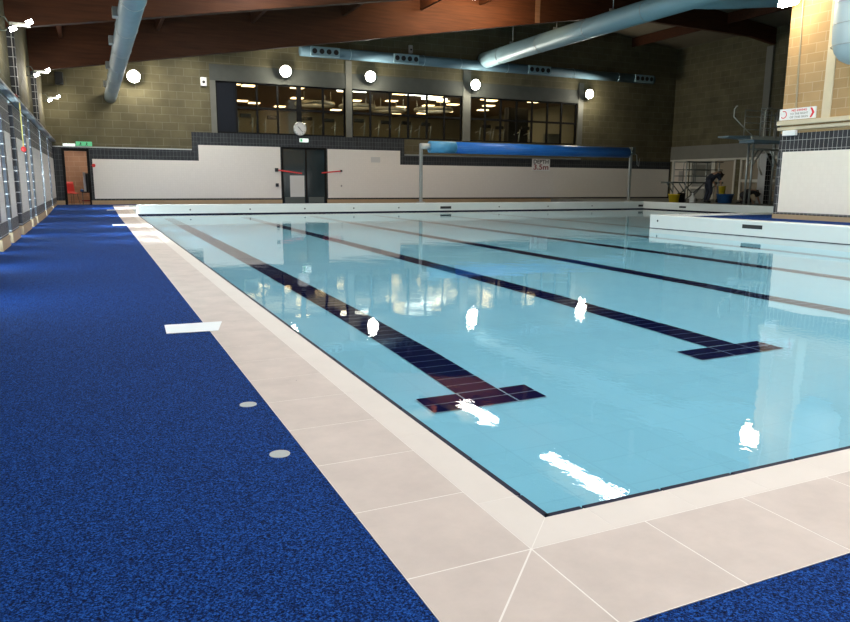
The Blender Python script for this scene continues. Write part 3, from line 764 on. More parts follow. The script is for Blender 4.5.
# twin floodlights on the left wall
def twin(yy, lab):
    t = thing('twin_floodlight', (XL, yy, 4.45), lab, 'floodlight', 'twin floodlights on the left wall')
    MB().tube([(XL-.01, yy, 4.62), (-2.82, yy, 4.62), (-2.72, yy, 4.45), (-2.82, yy, 4.34), (XL-.01, yy, 4.34)], .018, 6).build('bracket', M['dark_steel'], t)
    MB().box(-2.74, -2.34, yy-.05, yy+.05, 4.44, 4.52).build('arm', M['steel'], t, bevel=.01)
    for dx, dz in ((-.20, -.08), (.12, .08)):
        cx, cz = -2.46+dx, 4.44+dz
        h = MB().prism([(cx-.07, cz-.03), (cx+.06, cz+.03), (cx+.04, cz+.08), (cx-.09, cz+.02)], 'Y', yy-.12, yy+.02).build('lamp_head', M['lamp_body'], t)
        MB().prism([(cx-.06, cz-.04), (cx+.065, cz+.02), (cx+.06, cz+.03), (cx-.07, cz-.03)], 'Y', yy-.12, yy+.02).build('lens', M['lamp_cool'], h)
        MB().prism([(cx-.06, cz-.028), (cx+.055, cz+.028), (cx+.04, cz+.075), (cx-.08, cz+.02)], 'Y', yy-.13, yy-.12).build('lens', M['lamp_cool'], h)
    add_light('POINT', 'left_flood', (-2.35, yy-.35, 4.25), 60, (1, .93, .78), .1)
twin(16.6, 'twin floodlight on the left wall, nearest and highest in view')
twin(24.1, 'twin floodlight on the left wall, middle one')
twin(31.9, 'twin floodlight on the left wall, farthest, in the corner')
# warm glow lamps behind the pilasters on the upper wall
for i, (yy, lab) in enumerate(((14.9, 'small warm wall light low on the upper left wall, nearest'), (22.0, 'small warm wall light on the upper left wall, middle'), (29.6, 'small warm wall light on the upper left wall near the far corner'))):
    o = MB().box(XL, XL+.10, yy-.06, yy+.06, 2.95, 3.05).build('uplighter', M['lamp_body']); tag(o, lab, 'wall light')
    l = add_light('SPOT', 'uplight', (XL+.12, yy, 3.10), 26, (1, .72, .32), .04, spot=1.1)
    aim(l, (XL-.05, yy, 5))
# red ball on a yellow cord
t = thing('pull_cord', (-2.66, 15.75, 1.95), 'red ball hanging on a yellow cord from the left wall trunking', 'pull cord')
MB().tube([(-2.62, 15.75, 2.76), (-2.62, 15.75, 1.85)], .014, 6).build('cord', M['yellow_cord'], t)
MB().lathe((-2.62, 15.75, 1.80), [(.005, -.06), (.04, -.045), (.057, 0), (.04, .045), (.005, .06)], 16).build('ball', M['red'], t)
tag(MB().lathe((-2.86, 18.2, 3.12), [(.005, -.10), (.06, -.09), (.065, .0), (.005, .05)], 16, 'X').build('alarm_bell', M['sign_maroon']), 'dark red alarm bell on the left wall above the trunking', 'alarm')

# ------------------------------------------------------------------ right tiled block
struct(MB().box(XB, XB+.3, -7, YB, 0, 10.6).build('wall_right', M['warm_y']))
struct(MB().box(XB+.3, XR, YB-.3, YB, 0, 10.6).build('wall_return', M['block_x']))
m = MB().box(XB-.012, XB, -7, YB, ZR, 2.42)
struct(m.build('trim_16', M['tile_y']))
struct(bx(XB-.024, XB-.012, -6.5, YB-.13, .47, 1.97).build('trim_17', M['panel_y']))
struct(bx(XB-.03, XB, -7, YB+.01, ZR, .415).build('baseboard_right', M['skirt']))
t = thing('cable_trunking', (XB-.1, 5, 2.57), 'cream cable trunking along the warm block wall above the dark tiles', 'trunking')
bx(XB-.10, XB, -6, YB+.06, 2.62, 2.73).build('upper_tray', M['cream'], t, bevel=.01)
bx(XB-.07, XB, -6, YB+.06, 2.50, 2.58).build('lower_tray', M['cream'], t, bevel=.01)
tag(MB().cyl((XB-.02, 10.72, 2.74), (XB-.02, 10.90, 8.5), .016, n=8).build('wall_conduit', M['cream']), 'thin cream conduit rising up the warm block wall', 'conduit')
struct(bx(XB-.03, XB, 9.80, 10.02, 2.73, 9.2).build('trim_18', M['cream']))
tag(bx(XB-.12, XB-.012, 10.62, 10.98, 2.36, 2.49).build('emergency_light', M['sign_white'], bevel=.015), 'white emergency light box under the cream trunking on the tiled block', 'emergency light')
# no diving sign
t = thing('no_diving_sign', (XB-.04, 10.67, 2.74), 'white NO DIVING sign with red chevron on the warm block wall', 'sign')
bx(XB-.035, XB-.001, 10.17, 11.17, 2.75, 3.02).build('sign_plate', M['sign_white'], t)
rot = (PI/2, 0, -PI/2)
text('NO DIVING', .072, M['sign_red'], (XB-.037, 10.62, 2.965), rot, t, width=.42)
text('TO THE RIGHT', .068, M['sign_grey'], (XB-.037, 10.62, 2.885), rot, t, width=.50)
text('OF THIS SIGN', .068, M['sign_grey'], (XB-.037, 10.62, 2.805), rot, t, width=.50)
MB().tube([(XB-.038, 11.05+.08*math.cos(a*PI/8), 2.885+.085*math.sin(a*PI/8)) for a in range(3, 15)], .010, 6).build('red_arc', M['sign_red'], t)
MB().prism([(10.32, 3.0), (10.27, 3.0), (10.20, 2.885), (10.27, 2.77), (10.32, 2.77), (10.26, 2.885)], 'X', XB-.039, XB-.035).build('chevron', M['sign_red'], t)
# pale round-ended duct in front of the block
t = thing('drop_duct', (14.05, 7.0, 3.6), 'pale blue round-ended duct at the top right corner by the warm wall', 'duct')
cx, cy, R = 14.02, 8.92, .50
MB().lathe((cx, cy, 3.75), [(.01, 0), (.16, .03), (.32, .12), (.43, .28), (.49, .5), (R, .75), (R, 5.15)], 32).build('duct_body', M['duct_pale'], t)
m = MB()
for zz in (4.15, 4.6, 5.05, 5.5): m.tube([(cx+(R+.003)*math.cos(a*PI/16), cy+(R+.003)*math.sin(a*PI/16), zz) for a in range(32)], .008, 6, True)
m.build('seam_rings', M['steel'], t)

# ------------------------------------------------------------------ recess wall on the right (behind the diving tank)
bays = [(31.25, 32.45), (29.35, 30.95), (27.75, 29.15), (25.55, 27.25), (23.4, 25.25)]
m = MB(); holed(m, YB, W+.3, 0, 10.6, [(a, b, ZR, 2.6) for a, b in bays], lambda mb, a, b, c, d: mb.box(XR, XR+.3, a, b, c, d))
struct(m.build('wall_side', M['block_y']))
struct(bx(XR-.04, XR, YB, W, 2.62, 3.42).build('trim_19', M['concrete_lt']))
struct(bx(XR-.12, XR, 25.75, 26.15, 3.42, 8.3).build('trim_20', M['concrete_lt']))
struct(bx(XR-.06, XR-.02, 23.2, W-.03, 2.54, 2.63).build('trim_21', M['white_frame']))
bm_ = [M['pale_door'], M['grey_glass'], M['beige_door'], M['beige_door'], M['beige_door']]
for i, (a, b) in enumerate(bays):
    fr = struct(MB().box(XR-.03, XR+.1, a-.09, a+.03, ZR, 2.6).box(XR-.03, XR+.1, b-.03, b+.09, ZR, 2.6).box(XR-.03, XR+.1, a, b, 2.5, 2.6).build('door_%d' % (i+3), M['white_frame']))
    bx(XR+.08, XR+.12, a+.02, b-.02, ZR, 2.5).build('door_panel', bm_[i], fr)
    if i in (1, 3, 4): bx(XR-.02, XR+.1, a, b, 1.28 if i > 1 else .9, 1.44 if i > 1 else 1.02).build('mid_rail', M['white_frame'], fr)
    if i == 1: bx(XR+.03, XR+.09, a+.05, b-.05, 1.7, 2.3).build('notice_panel', M['concrete'], fr)
    if i == 0: bx(XR+.05, XR+.09, a+.35, a+.75, 1.35, 1.95).build('vent_grille', M['sign_grey'], fr)

# ------------------------------------------------------------------ roof, beams and purlins
bb = lambda x: 4.69+(x+2.95)*.1683 if x < 21 else 8.72
roofL = [(-3.3, 6.08), (21.5, 10.25)]
m = MB().prism([(-3.3, 6.10), (21.5, 10.27), (32.0, 9.15), (32.0, 9.35), (21.5, 10.5), (-3.3, 6.3)], 'Y', -7.3, W+.3)
struct(m.build('ceiling', M['roof']))
bn = ['nearest timber roof beam, behind the viewer over the near deck', 'timber roof beam over the near end of the pool', 'large timber roof beam crossing the top left of the view', 'long red-brown timber roof beam nearest the far wall, lit orange at its middle']
for i, yy in enumerate((3.5, 10.9, 18.3, 25.7)):
    t = thing('roof_beam', (XL, yy, 4.69), bn[i], 'roof beam', 'glued timber roof beams')
    pts = [(-2.95, 4.69), (21.0, 8.72), (29.7, 8.6), (31.45, 8.35), (31.45, 9.16), (21.5, 10.22), (-2.95, 6.13)]
    MB().prism(pts, 'Y', yy, yy+.24).build('timber', M['timber'], t, bevel=.012)
    MB().box(16.62, 16.86, yy-.02, yy, 8.02, 9.3).build('splice_plate', M['timber_plate'], t)
pu = [-1.95, 1.1, 4.4, 7.9, 11.2, 13.9, 17.6, 21.0, 24.6, 28.0]
rt = lambda x: 6.10+(x+3.3)*.16815 if x < 21.5 else 10.27-(x-21.5)*.1067
by = [-7, 3.5, 10.9, 18.3, 25.7, W]
bay_n = ['behind the viewer', 'over the near deck', 'over the near end of the pool', 'between the two visible beams', 'between the last beam and the far wall']
for j, (a, b) in enumerate(zip(by, by[1:])):
    if j < 2: continue
    for x in pu:
        z1 = rt(x)-.03
        o = MB().box(x-.06, x+.06, a+.245, b-.005 if b < W else W-.005, z1-.50, z1).build('purlin', M['timber'])
        tag(o, 'timber purlin under the roof boards '+bay_n[j], 'purlin', 'purlins '+bay_n[j])

# ------------------------------------------------------------------ ventilation ducts
t = thing('ceiling_duct', (-.36, 20, 4.66), 'pale grey-blue round duct hanging over the left deck', 'duct')
dxl, dzl, drl = -.36, 4.70, .245
MB().cyl((dxl, 2, dzl), (dxl, W-.02, dzl), drl, n=28).build('duct_body', M['duct_left'], t)
m = MB()
for yy in (5, 8, 11, 14, 17, 20, 23, 26, 29, 31.5): m.tube([(dxl+(drl+.004)*math.cos(a*PI/14), yy, dzl+(drl+.004)*math.sin(a*PI/14)) for a in range(28)], .007, 6, True)
m.build('seams', M['steel'], t)
for yy in (9.6, 12.4, 15.6, 19.0, 23.4, 28.2):
    bx(dxl-drl-.10, dxl-drl+.03, yy-.14, yy+.14, dzl-.08, dzl+.12).build('hanger_clamp', M['steel'], t, bevel=.01)
for yy in (10.9, 18.3, 25.7): MB().cyl((dxl, yy+.12, dzl+drl-.01), (dxl, yy+.12, bb(dxl)+.02), .012, n=6).build('hanger_rod', M['steel'], t)

ax0, ax1, dz_, dr_ = 7.95, 29.3, 7.22, .245
t = thing('wall_duct', (18, 32.25, 7.2), 'blue round duct running along the far wall above the windows', 'duct')
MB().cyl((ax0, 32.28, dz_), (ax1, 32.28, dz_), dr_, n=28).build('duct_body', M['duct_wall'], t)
for a, b in ((8.4, 9.8), (12.6, 13.95), (20.45, 21.85), (27.75, 29.1)):
    p = bx(a, b, 31.99, 32.12, dz_-.22, dz_+.20).build('nozzle_plate', M['duct'], t, bevel=.01)
    for q in range(4):
        cx = a+(b-a)*(q+.5)/4
        MB().cyl((cx, 31.97, dz_-.01), (cx, 31.995, dz_-.01), .12, n=16).build('nozzle', M['black'], p)
m = MB()
for xx in (10.4, 14.3, 16.4, 19.2, 23.5, 26.6): m.tube([(xx, 32.28+(dr_+.004)*math.cos(a*PI/14), dz_+(dr_+.004)*math.sin(a*PI/14)) for a in range(28)], .01, 6, True)
m.build('seams', M['duct'], t)
for xx in (9.2, 17.8, 25.0): MB().cyl((xx, 32.3, dz_), (xx, W, dz_+.1), .03, n=6).build('wall_bracket', M['steel'], t)

cxm, czm, rm = 17.85, 7.50, .40
t = thing('main_duct', (cxm, 20, czm), 'large shiny pale blue duct rising to the upper right from the wall duct', 'duct')
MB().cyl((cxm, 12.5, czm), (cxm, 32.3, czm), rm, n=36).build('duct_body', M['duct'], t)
m = MB()
for yy in (14, 16.5, 20, 23.5, 27, 30.5): m.tube([(cxm+(rm+.004)*math.cos(a*PI/16), yy, czm+(rm+.004)*math.sin(a*PI/16)) for a in range(32)], .012, 6, True)
m.build('seams', M['steel'], t)
MB().tube([(cxm, 17.9, czm), (cxm+.6, 17.6, czm-.02), (cxm+1.3, 17.3, czm), (cxm+3.0, 16.6, czm+.1), (cxm+6, 15.4, czm+.25)], .36, 24).build('branch_duct', M['duct'], t)
for yy in (29.5, 25.82, 22.0, 18.42):
    m = MB().cyl((cxm, yy, czm+rm-.01), (cxm, yy, min(rt(cxm), bb(cxm)) if yy in (25.82, 18.42) else rt(cxm)-.0), .02, n=6)
    m.box(cxm-.16, cxm+.16, yy-.03, yy+.03, czm+rm-.03, czm+rm+.06)
    m.build('hanger', M['steel'], t)

# ------------------------------------------------------------------ floodlights on the far wall
def flood(x, z, lab, y=W, power=110, mat='lamp_on', col=(1, .93, .78)):
    t = thing('floodlight', (x, y, z), lab, 'floodlight', 'floodlights high on the walls')
    MB().tube([(x, y, z+.25), (x, y-.22, z+.25), (x, y-.38, z+.12)], .022, 6).build('bracket', M['dark_steel'], t)
    h = MB().cyl((x, y-.38, z), (x, y-.50, z-.03), .19, .27, n=24).build('housing', M['lamp_body'], t)
    MB().lathe((x, y-.50, z-.03), [(.255, 0), (.25, -.03), (.18, -.10), (.08, -.13), (.005, -.14)], 24, 'Y').build('lens', M[mat], h)
    add_light('POINT', 'flood_glow', (x, y-.85, z-.15), power, col, .12)
for x, z, lab in ((.6, 5.6, 'bright floodlight on the far wall beside the left grey duct'), (7.22, 6.26, 'bright floodlight above the clock on the far wall'),
                  (11.43, 6.30, 'bright floodlight above the left end of the middle window'), (17.3, 6.27, 'bright floodlight on the column between middle and right windows'),
                  (24.67, 6.2, 'bright floodlight right of the right-hand window, farthest right on the far wall')):
    flood(x, z, lab)
# floodlight by the warm wall
t = thing('floodlight', (XB, 11.0, 5.5), 'very bright floodlight at the top corner of the warm block wall', 'floodlight', 'floodlights high on the walls')
MB().tube([(XB, 10.95, 5.72), (XB-.2, 10.95, 5.72), (XB-.28, 10.95, 5.6)], .02, 6).build('bracket', M['dark_steel'], t)
h = MB().prism([(XB-.42, 5.44), (XB-.34, 5.76), (XB-.22, 5.72), (XB-.28, 5.44)], 'Y', 10.75, 11.2).build('housing', M['lamp_body'], t, bevel=.015)
MB().prism([(XB-.44, 5.44), (XB-.36, 5.74), (XB-.35, 5.74), (XB-.425, 5.44)], 'Y', 10.77, 11.18).build('lens', M['lamp_warm'], h)
MB().prism([(XB-.42, 5.425), (XB-.42, 5.435), (XB-.28, 5.435), (XB-.28, 5.425)], 'Y', 10.77, 11.18).build('lens', M['lamp_warm'], h)
MB().box(XB-.42, XB-.26, 10.735, 10.75, 5.46, 5.7).build('lens', M['lamp_warm'], h)
add_light('POINT', 'block_flood_glow', (XB-.75, 10.7, 5.2), 42, (1, .82, .52), .12)

# strip lights under the roof, seen mirrored in the water
SX = 12.55
for i, (a, b) in enumerate(((-3, 2.6), (4.2, 10.2), (13.9, 17.9), (20.6, 24.3))):
    t = thing('strip_light', (SX, a, 8.3), ['long strip light under the roof behind the viewer', 'long strip light under the roof over the near pool', 'long strip light under the roof mirrored in the near water', 'strip light under the roof next to the last beam'][i], 'strip light', 'strip lights under the roof ridge side')
    bx(SX-.33, SX+.33, a, b, 8.28, 8.36).build('housing', M['sign_white'], t)
    bx(SX-.30, SX+.30, a+.02, b-.02, 8.265, 8.28).build('diffuser', M['strip_on'], t)
    for q in (a+.3, b-.3): MB().cyl((SX, q, 8.36), (SX, q, rt(SX)), .012, n=6).build('hanger_rod', M['steel'], t)
    l = add_light('AREA', 'strip_uplight', (SX, (a+b)/2, 8.38), 60, (1, .88, .7), .3, (PI, 0, 0), sy=b-a)

l = add_light('AREA', 'beam_glow', (12.6, 23.9, 8.35), 330, (1, .68, .38), 5.0, sy=.3)  # added light without a fitting, warms the face of the last beam
l.rotation_euler = Vector((0, 1, -.12)).to_track_quat('-Z', 'Y').to_euler()
for i, (a, b) in enumerate(((11.6, 17.6), (18.9, 21.9), (26.4, 31.4))):  # second row added out of view to brighten the far wall and panels
    t = thing('strip_light', (3.0, a, 6.8), ['long strip light under the low side of the roof over the near pool', 'strip light under the low side of the roof behind the first visible beam', 'strip light under the low side of the roof near the far wall'][i], 'strip light', 'strip lights under the low side of the roof')
    bx(2.8, 3.2, a, b, 6.80, 6.88).build('housing', M['sign_white'], t)
    bx(2.82, 3.18, a+.02, b-.02, 6.785, 6.80).build('diffuser', M['strip_on'], t)
    for q in (a+.3, b-.3): MB().cyl((3.0, q, 6.88), (3.0, q, rt(3.0)), .012, n=6).build('hanger_rod', M['steel'], t)
    add_light('AREA', 'strip_downlight', (3.0, (a+b)/2, 6.75), 40*(b-a), (1, .96, .9), .4, (0, 0, 0), sy=b-a)

# ------------------------------------------------------------------ pool cover reel
t = thing('pool_cover_reel', (10.95, 25.2, CURB), 'long blue rolled pool cover on a tall steel reel stand', 'pool cover')
RY = 25.16
r0 = MB().cyl((12.5, RY, 2.60), (21.66, RY, 2.60), .235, n=32).build('cover_roll', M['blue_cover'], t)
MB().cyl((11.35, RY, 2.60), (12.52, RY, 2.60), .24, n=32).build('cover_end_sleeve', M['blue_sleeve'], t)
m = MB()
for k in range(5): m.box(12.6+k*.1, 21.55-k*.4, RY-.25+.001*k, RY-.225, 2.63-.07*k, 2.636-.07*k)
m.build('layer_folds', M['blue_sleeve'], r0)
MB().cyl((10.95, RY, 2.62), (11.36, RY, 2.62), .12, n=16).build('axle', M['clear'], t)
MB().cyl((21.66, RY, 2.62), (21.95, RY, 2.62), .10, n=16).build('axle', M['clear'], t)
for px in (10.97, 21.86):
    MB().box(px-.06, px+.06, RY-.05, RY+.05, CURB, 2.72).build('post', M['steel'], t, bevel=.01)
    MB().box(px-.14, px+.14, RY-.12, RY+.12, CURB-.002, CURB+.03).build('base_plate', M['steel'], t)
MB().box(21.82, 22.02, RY-.14, RY+.14, 2.52, 2.86).build('winch', M['dark_steel'], t, bevel=.02)
MB().tube([(22.0, RY, 2.62), (22.2, RY-.02, 2.5), (22.25, RY-.02, 2.05), (22.35, RY-.02, 1.98), (22.38, RY-.02, 2.35)], .015, 6).build('crank_handle', M['steel'], t)
MB().tube([(12, RY+.26, 2.50), (15, RY+.26, 2.47), (18, RY+.26, 2.48), (21.7, RY+.26, 2.52)], .012, 6).build('guide_cord', M['sign_grey'], t)

# ------------------------------------------------------------------ diving board
t = thing('diving_platform', (23.6, 20, ZR), 'steel diving board stand with railings over the deep end', 'diving board')
z0 = 2.98
MB().prism([(22.15, z0+.06), (23.5, z0+.02), (23.5, z0+.16), (22.15, z0+.12)], 'Y', 19.72, 20.28).build('diving_board_plank', M['board_blue'], t, bevel=.01)
MB().box(23.40, 25.25, 19.65, 20.35, z0, z0+.16).build('platform_slab', M['platform'], t, bevel=.01)
MB().box(23.5, 25.2, 19.62, 20.38, z0-.12, z0).build('platform_frame', M['board_blue'], t)
for px in (23.78, 25.32):
    for py in (19.88, 20.12):
        MB().cyl((px, py, ZR), (px, py, z0 if px < 24 else z0+1.2), .045, n=10).build('leg', M['steel'], t)
for py in (19.88, 20.12):
    m = MB().tube([(23.78, py, 2.62), (25.32, py, 2.60)], .035, 8)
    m.tube([(23.80, py, 1.95), (24.35, py, 2.60)], .03, 8).tube([(25.28, py, 1.95), (24.75, py, 2.60)], .03, 8)
    m.build('brace', M['steel'], t)
for py in (19.6, 20.4):
    m = MB()
    for h in (.35, .62, .88, 1.13): m.tube([(23.75, py, z0+.12+h), (25.3, py, z0+.12+h)], .016, 6)
    for px in (23.75, 24.7, 25.3): m.tube([(px, py, z0+.1), (px, py, z0+1.27)], .02, 6)
    m.build('railing', M['steel'], t)
for px in (22.25, 24.0):
    MB().tube([(px+1.2 if px < 23 else px, 19.62, z0+.1), (px+.45 if px < 23 else px, 19.62, z0+.55), (px, 19.62, z0+.85), (px, 19.62, z0+1.15), (px+.1, 19.62, z0+1.27), (px+.3 if px > 23 else px+.16, 19.62, z0+1.28)], .024, 8).build('handrail_hook', M['platform'], t)
lad = MB()
for py in (19.7, 20.3): lad.tube([(25.6, py, ZR), (25.42, py, z0+.1), (25.42, py, z0+1.2)], .022, 6)
for k in range(9): lad.tube([(25.6-.02*k, 19.7, ZR+.3*(k+1)), (25.6-.02*k, 20.3, ZR+.3*(k+1))], .016, 6)
lad.build('ladder', M['steel'], t)
t = thing('tiled_pillar', (27.0, 22.2, ZR), 'dark tiled pillar with steel arms behind the diving stand', 'pillar')
bx(26.55, 26.95, 21.5, 21.9, ZR, 2.55).build('pillar', M['tile_px'], t)
m = MB()
for s in (-1, 1): m.tube([(26.75+s*.2, 21.7, 1.6), (26.75+s*.45, 21.7, 1.95), (26.75+s*.5, 21.7, 2.45)], .04, 8)
m.build('arms', M['white_frame'], t)

# ------------------------------------------------------------------ scaffold trolley
t = thing('scaffold_trolley', (24.2, 24, ZR), 'low steel scaffold frame with guard rails standing on the far deck', 'scaffold')
sx0, sx1, sy0, sy1 = 23.95, 26.9, 24.2, 25.0
MB().box(sx0-.3, sx1, sy0, sy1, 1.20, 1.27).build('working_platform', M['dark_steel'], t)
for px in (sx0+.5, sx1-.35):
    for py in (sy0, sy1): MB().cyl((px, py, ZR), (px, py, 2.25), .028, n=8).build('upright', M['steel'], t)
for py in (sy0, sy1):
    m = MB()
    for h in (1.55, 1.85, 2.22): m.tube([(sx0+.5, py, h), (sx1-.1, py, h)], .02, 6)
    for px in (sx0+1.1, sx0+1.8): m.tube([(px, py, 1.27), (px, py, 2.22)], .018, 6)
    m.build('guard_rail', M['dark_steel'], t)
for py in (sy0, sy1):
    m = MB()
    m.tube([(sx0+.45, py, ZR+.05), (sx0+1.7, py, 1.2)], .024, 6).tube([(sx0+.4, py, 1.2), (sx0+1.35, py, ZR+.05)], .024, 6).tube([(sx0+.1, py, 1.2), (sx0+.5, py, ZR+.45)], .024, 6).tube([(sx0+1.6, py, ZR+.05), (sx0+2.5, py, 1.2)], .024, 6)
    m.build('cross_brace', M['dark_steel'], t)
for px in (sx0+.5, sx1-.35): MB().lathe((px, sy0, ZR+.07), [(.03, -.03), (.07, -.03), (.07, .03), (.03, .03)], 12, 'Y').build('caster', M['rubber'], t)

# ------------------------------------------------------------------ buckets, tub, bottle, bin
def bucket(x, y, z, r, h, mat, lab, name='bucket', cat='bucket', sq=1):
    t = thing(name, (x, y, z), lab, cat)
    MB().lathe((x, y, z), [(.001, 0), (r*.78, 0), (r, h), (r*1.06, h), (r*1.06, h-.02), (r*.97, h-.02), (r*.76, .015), (.001, .015)], 24).build('body', mat, t)
    MB().tube([(x-r, y, z+h-.02), (x-r*.8, y-r*.5, z+h-.05), (x, y-r*1.02, z+h-.08), (x+r*.8, y-r*.5, z+h-.05), (x+r, y, z+h-.02)], .008, 6).build('handle', M['steel'], t)
    return t
bucket(23.35, 24.3-.55, ZR, .26, .40, M['yellow'], 'yellow bucket at the left end of the scaffold frame')
tag(MB().lathe((23.95, 23.9, ZR), [(.001, 0), (.22, 0), (.25, .45), (.27, .45), (.24, .44), (.001, .02)], 4).build('refuse_crate', M['black']), 'black crate between the yellow bucket and the white bottle', 'crate')
t = thing('water_bottle', (24.15, 23.4, ZR), 'milky white plastic bottle standing beside the black crate', 'bottle')
MB().lathe((24.15, 23.4, ZR), [(.001, 0), (.13, 0), (.14, .03), (.14, .26), (.05, .36), (.045, .40), (.001, .40)], 20).build('body', M['clear'], t)
MB().cyl((24.15, 23.4, ZR+.40), (24.15, 23.4, ZR+.44), .05, n=14).build('cap', M['sign_white'], t)
t = bucket(25.35, 22.6, ZR, .38, .42, M['blue_tub'], 'round blue tub beside the bending worker', 'plastic_tub', 'tub')
t = bucket(25.15, 22.62, ZR+.42, .16, .36, M['yellow'], 'yellow bucket standing in the blue tub beside the worker')

# ------------------------------------------------------------------ people
def skin_mesh(name, mat, parent, verts, edges, radii, root=0, sub=2):
    me = bpy.data.meshes.new(name); me.from_pydata(verts, edges, []); me.materials.append(mat)
    o = bpy.data.objects.new(name, me); C.objects.link(o)
    md = o.modifiers.new('Skin', 'SKIN'); md.use_smooth_shade = True
    if not me.skin_vertices:
        bm = bmesh.new(); bm.from_mesh(me); bm.verts.layers.skin.verify(); bm.to_mesh(me); bm.free()
    sv = me.skin_vertices[0].data
    for i, r in enumerate(radii):
        sv[i].radius = (r, r) if not isinstance(r, tuple) else r
        sv[i].use_root = (i == root)
    s = o.modifiers.new('Sub', 'SUBSURF'); s.levels = sub; s.render_levels = sub
    if parent is not None: o.parent = parent
    return o
def person(name_loc, rotz, J, lab, top, bottom, haircol):
    """J: joints in the figure's own space (x forward, y left, z up)"""
    t = thing('person', name_loc, lab, 'person'); t.rotation_euler = (0, 0, rotz)
    V = []; E = []; R = []
    def add(p, r, prev=None):
        V.append(tuple(p)); R.append(r)
        if prev is not None: E.append((prev, len(V)-1))
        return len(V)-1
    pel = add(J['pelvis'], .145); wa = add(J['waist'], .125, pel); ch = add(J['chest'], .155, wa); nk = add(J['neck'], .06, ch)
    hb = add(J['head0'], .075, nk); hc = add(J['head1'], .10, hb); ht = add(J['head2'], .075, hc)
    hd = (Vector(J['head2'])-Vector(J['head0'])).normalized()
    for s in ('l', 'r'):
        sh = add(J['sh_'+s], .075, ch); el = add(J['el_'+s], .05, sh); wr = add(J['wr_'+s], .033, el)
        d = (Vector(J['wr_'+s])-Vector(J['el_'+s])).normalized()
        side = Vector((0, 1, 0)); side = (side-d*side.dot(d)).normalized()
        pm = add(Vector(J['wr_'+s])+d*.05, .034, wr)
        for k, (off, ln) in enumerate(((-.033, .065), (-.012, .08), (.011, .075), (.032, .058))):
            b0 = Vector(J['wr_'+s])+d*.095+side*off
            f1 = add(b0, .0095, pm); f2 = add(b0+d*ln*.5+Vector((-.012, 0, -.006)), .0085, f1); add(b0+d*ln+Vector((-.03, 0, -.01)), .0075, f2)
        th = add(Vector(J['wr_'+s])+d*.05+side*-.045, .011, pm); add(Vector(J['wr_'+s])+d*.095+side*-.065, .009, th)
        hp = add(J['hip_'+s], .10, pel); kn = add(J['kn_'+s], .065, hp); an = add(J['an_'+s], .042, kn)
        add(J['toe_'+s], .035, an)
    body = skin_mesh('body', M['skin'], t, V, E, R)
    # nose, ears, hair
    hc_ = Vector(J['head1'])
    f = Vector(J['face']).normalized()
    sd = f.cross(hd).normalized()
    V2 = [tuple(hc_-f*.02-hd*.02), tuple(hc_-f*.015+hd*.04), tuple(hc_+f*.01+hd*.085)]
    skin_mesh('hair', haircol, t, V2, [(0, 1), (1, 2)], [.095, .108, .085], 1)
    m_ = MB(); e = []
    for s in (-1, 1):
        p = hc_+f*.095+sd*.035*s+hd*.01; e.append(p)
        m_.cyl(p-f*.01, p+f*.004, .011, n=8)
    o = m_.build('eyes', M['black']); o.parent = t
    o = MB().cyl(hc_+f*.09+hd*.005, hc_+f*.118-hd*.03, .008, .016, n=8).build('nose', M['skin']); o.parent = t
    # clothes: thicker shells that follow the body
    def g(keys, rad, edges, nm, mt, root=0):
        skin_mesh(nm, mt, t, [tuple(J[k]) for k in keys], edges, rad, root)
    up = {s: tuple(Vector(J['el_'+s])*.9+Vector(J['sh_'+s])*.1) for s in 'lr'}
    J2 = dict(J); J2['e2l'] = tuple(Vector(J['el_l'])*.45+Vector(J['wr_l'])*.55); J2['e2r'] = tuple(Vector(J['el_r'])*.45+Vector(J['wr_r'])*.55)
    ks = ['pelvis', 'waist', 'chest', 'sh_l', 'el_l', 'sh_r', 'el_r', 'collar']
    J2['collar'] = tuple(Vector(J['chest'])*.35+Vector(J['neck'])*.65)
    skin_mesh('shirt', top, t, [J2[k] for k in ks], [(0, 1), (1, 2), (2, 3), (3, 4), (2, 5), (5, 6), (2, 7)], [.165, .15, .18, .095, .07, .095, .07, .085], 1)
    ks = ['waist', 'pelvis', 'hip_l', 'kn_l', 'an_l', 'hip_r', 'kn_r', 'an_r']
    skin_mesh('trousers', bottom, t, [J2[k] for k in ks], [(0, 1), (1, 2), (2, 3), (3, 4), (1, 5), (5, 6), (6, 7)], [.145, .165, .118, .085, .066, .118, .085, .066], 1)
    for s in 'lr':
        a = Vector(J['an_'+s]); b = Vector(J['toe_'+s])
        skin_mesh('shoe', M['black'], t, [tuple(a-(b-a)*.3+Vector((0, 0, -.02))), tuple(a+(b-a)*.4+Vector((0, 0, -.01))), tuple(b)], [(0, 1), (1, 2)], [.05, .055, .045], 1)
    return t
bend = dict(pelvis=(-.22, 0, 1.02), waist=(-.10, 0, 1.16), chest=(.16, 0, 1.33), neck=(.36, 0, 1.38), head0=(.42, 0, 1.36), head1=(.52, 0, 1.32), head2=(.60, 0, 1.27), face=(.45, 0, -.9),
  sh_l=(.20, .20, 1.30), el_l=(.34, .24, 1.03), wr_l=(.46, .18, .80), sh_r=(.20, -.20, 1.30), el_r=(.30, -.26, 1.02), wr_r=(.46, -.16, .78),
  hip_l=(-.20, .10, .95), kn_l=(-.06, .13, .52), an_l=(-.20, .13, .09), toe_l=(0, .14, .05), hip_r=(-.20, -.10, .95), kn_r=(-.10, -.13, .52), an_r=(-.30, -.13, .09), toe_r=(-.10, -.14, .05))
person((24.95, 23.1, ZR), .0, bend, 'person in dark clothes standing bent over the blue tub', M['cloth_navy'], M['cloth_navy'], M['hair'])
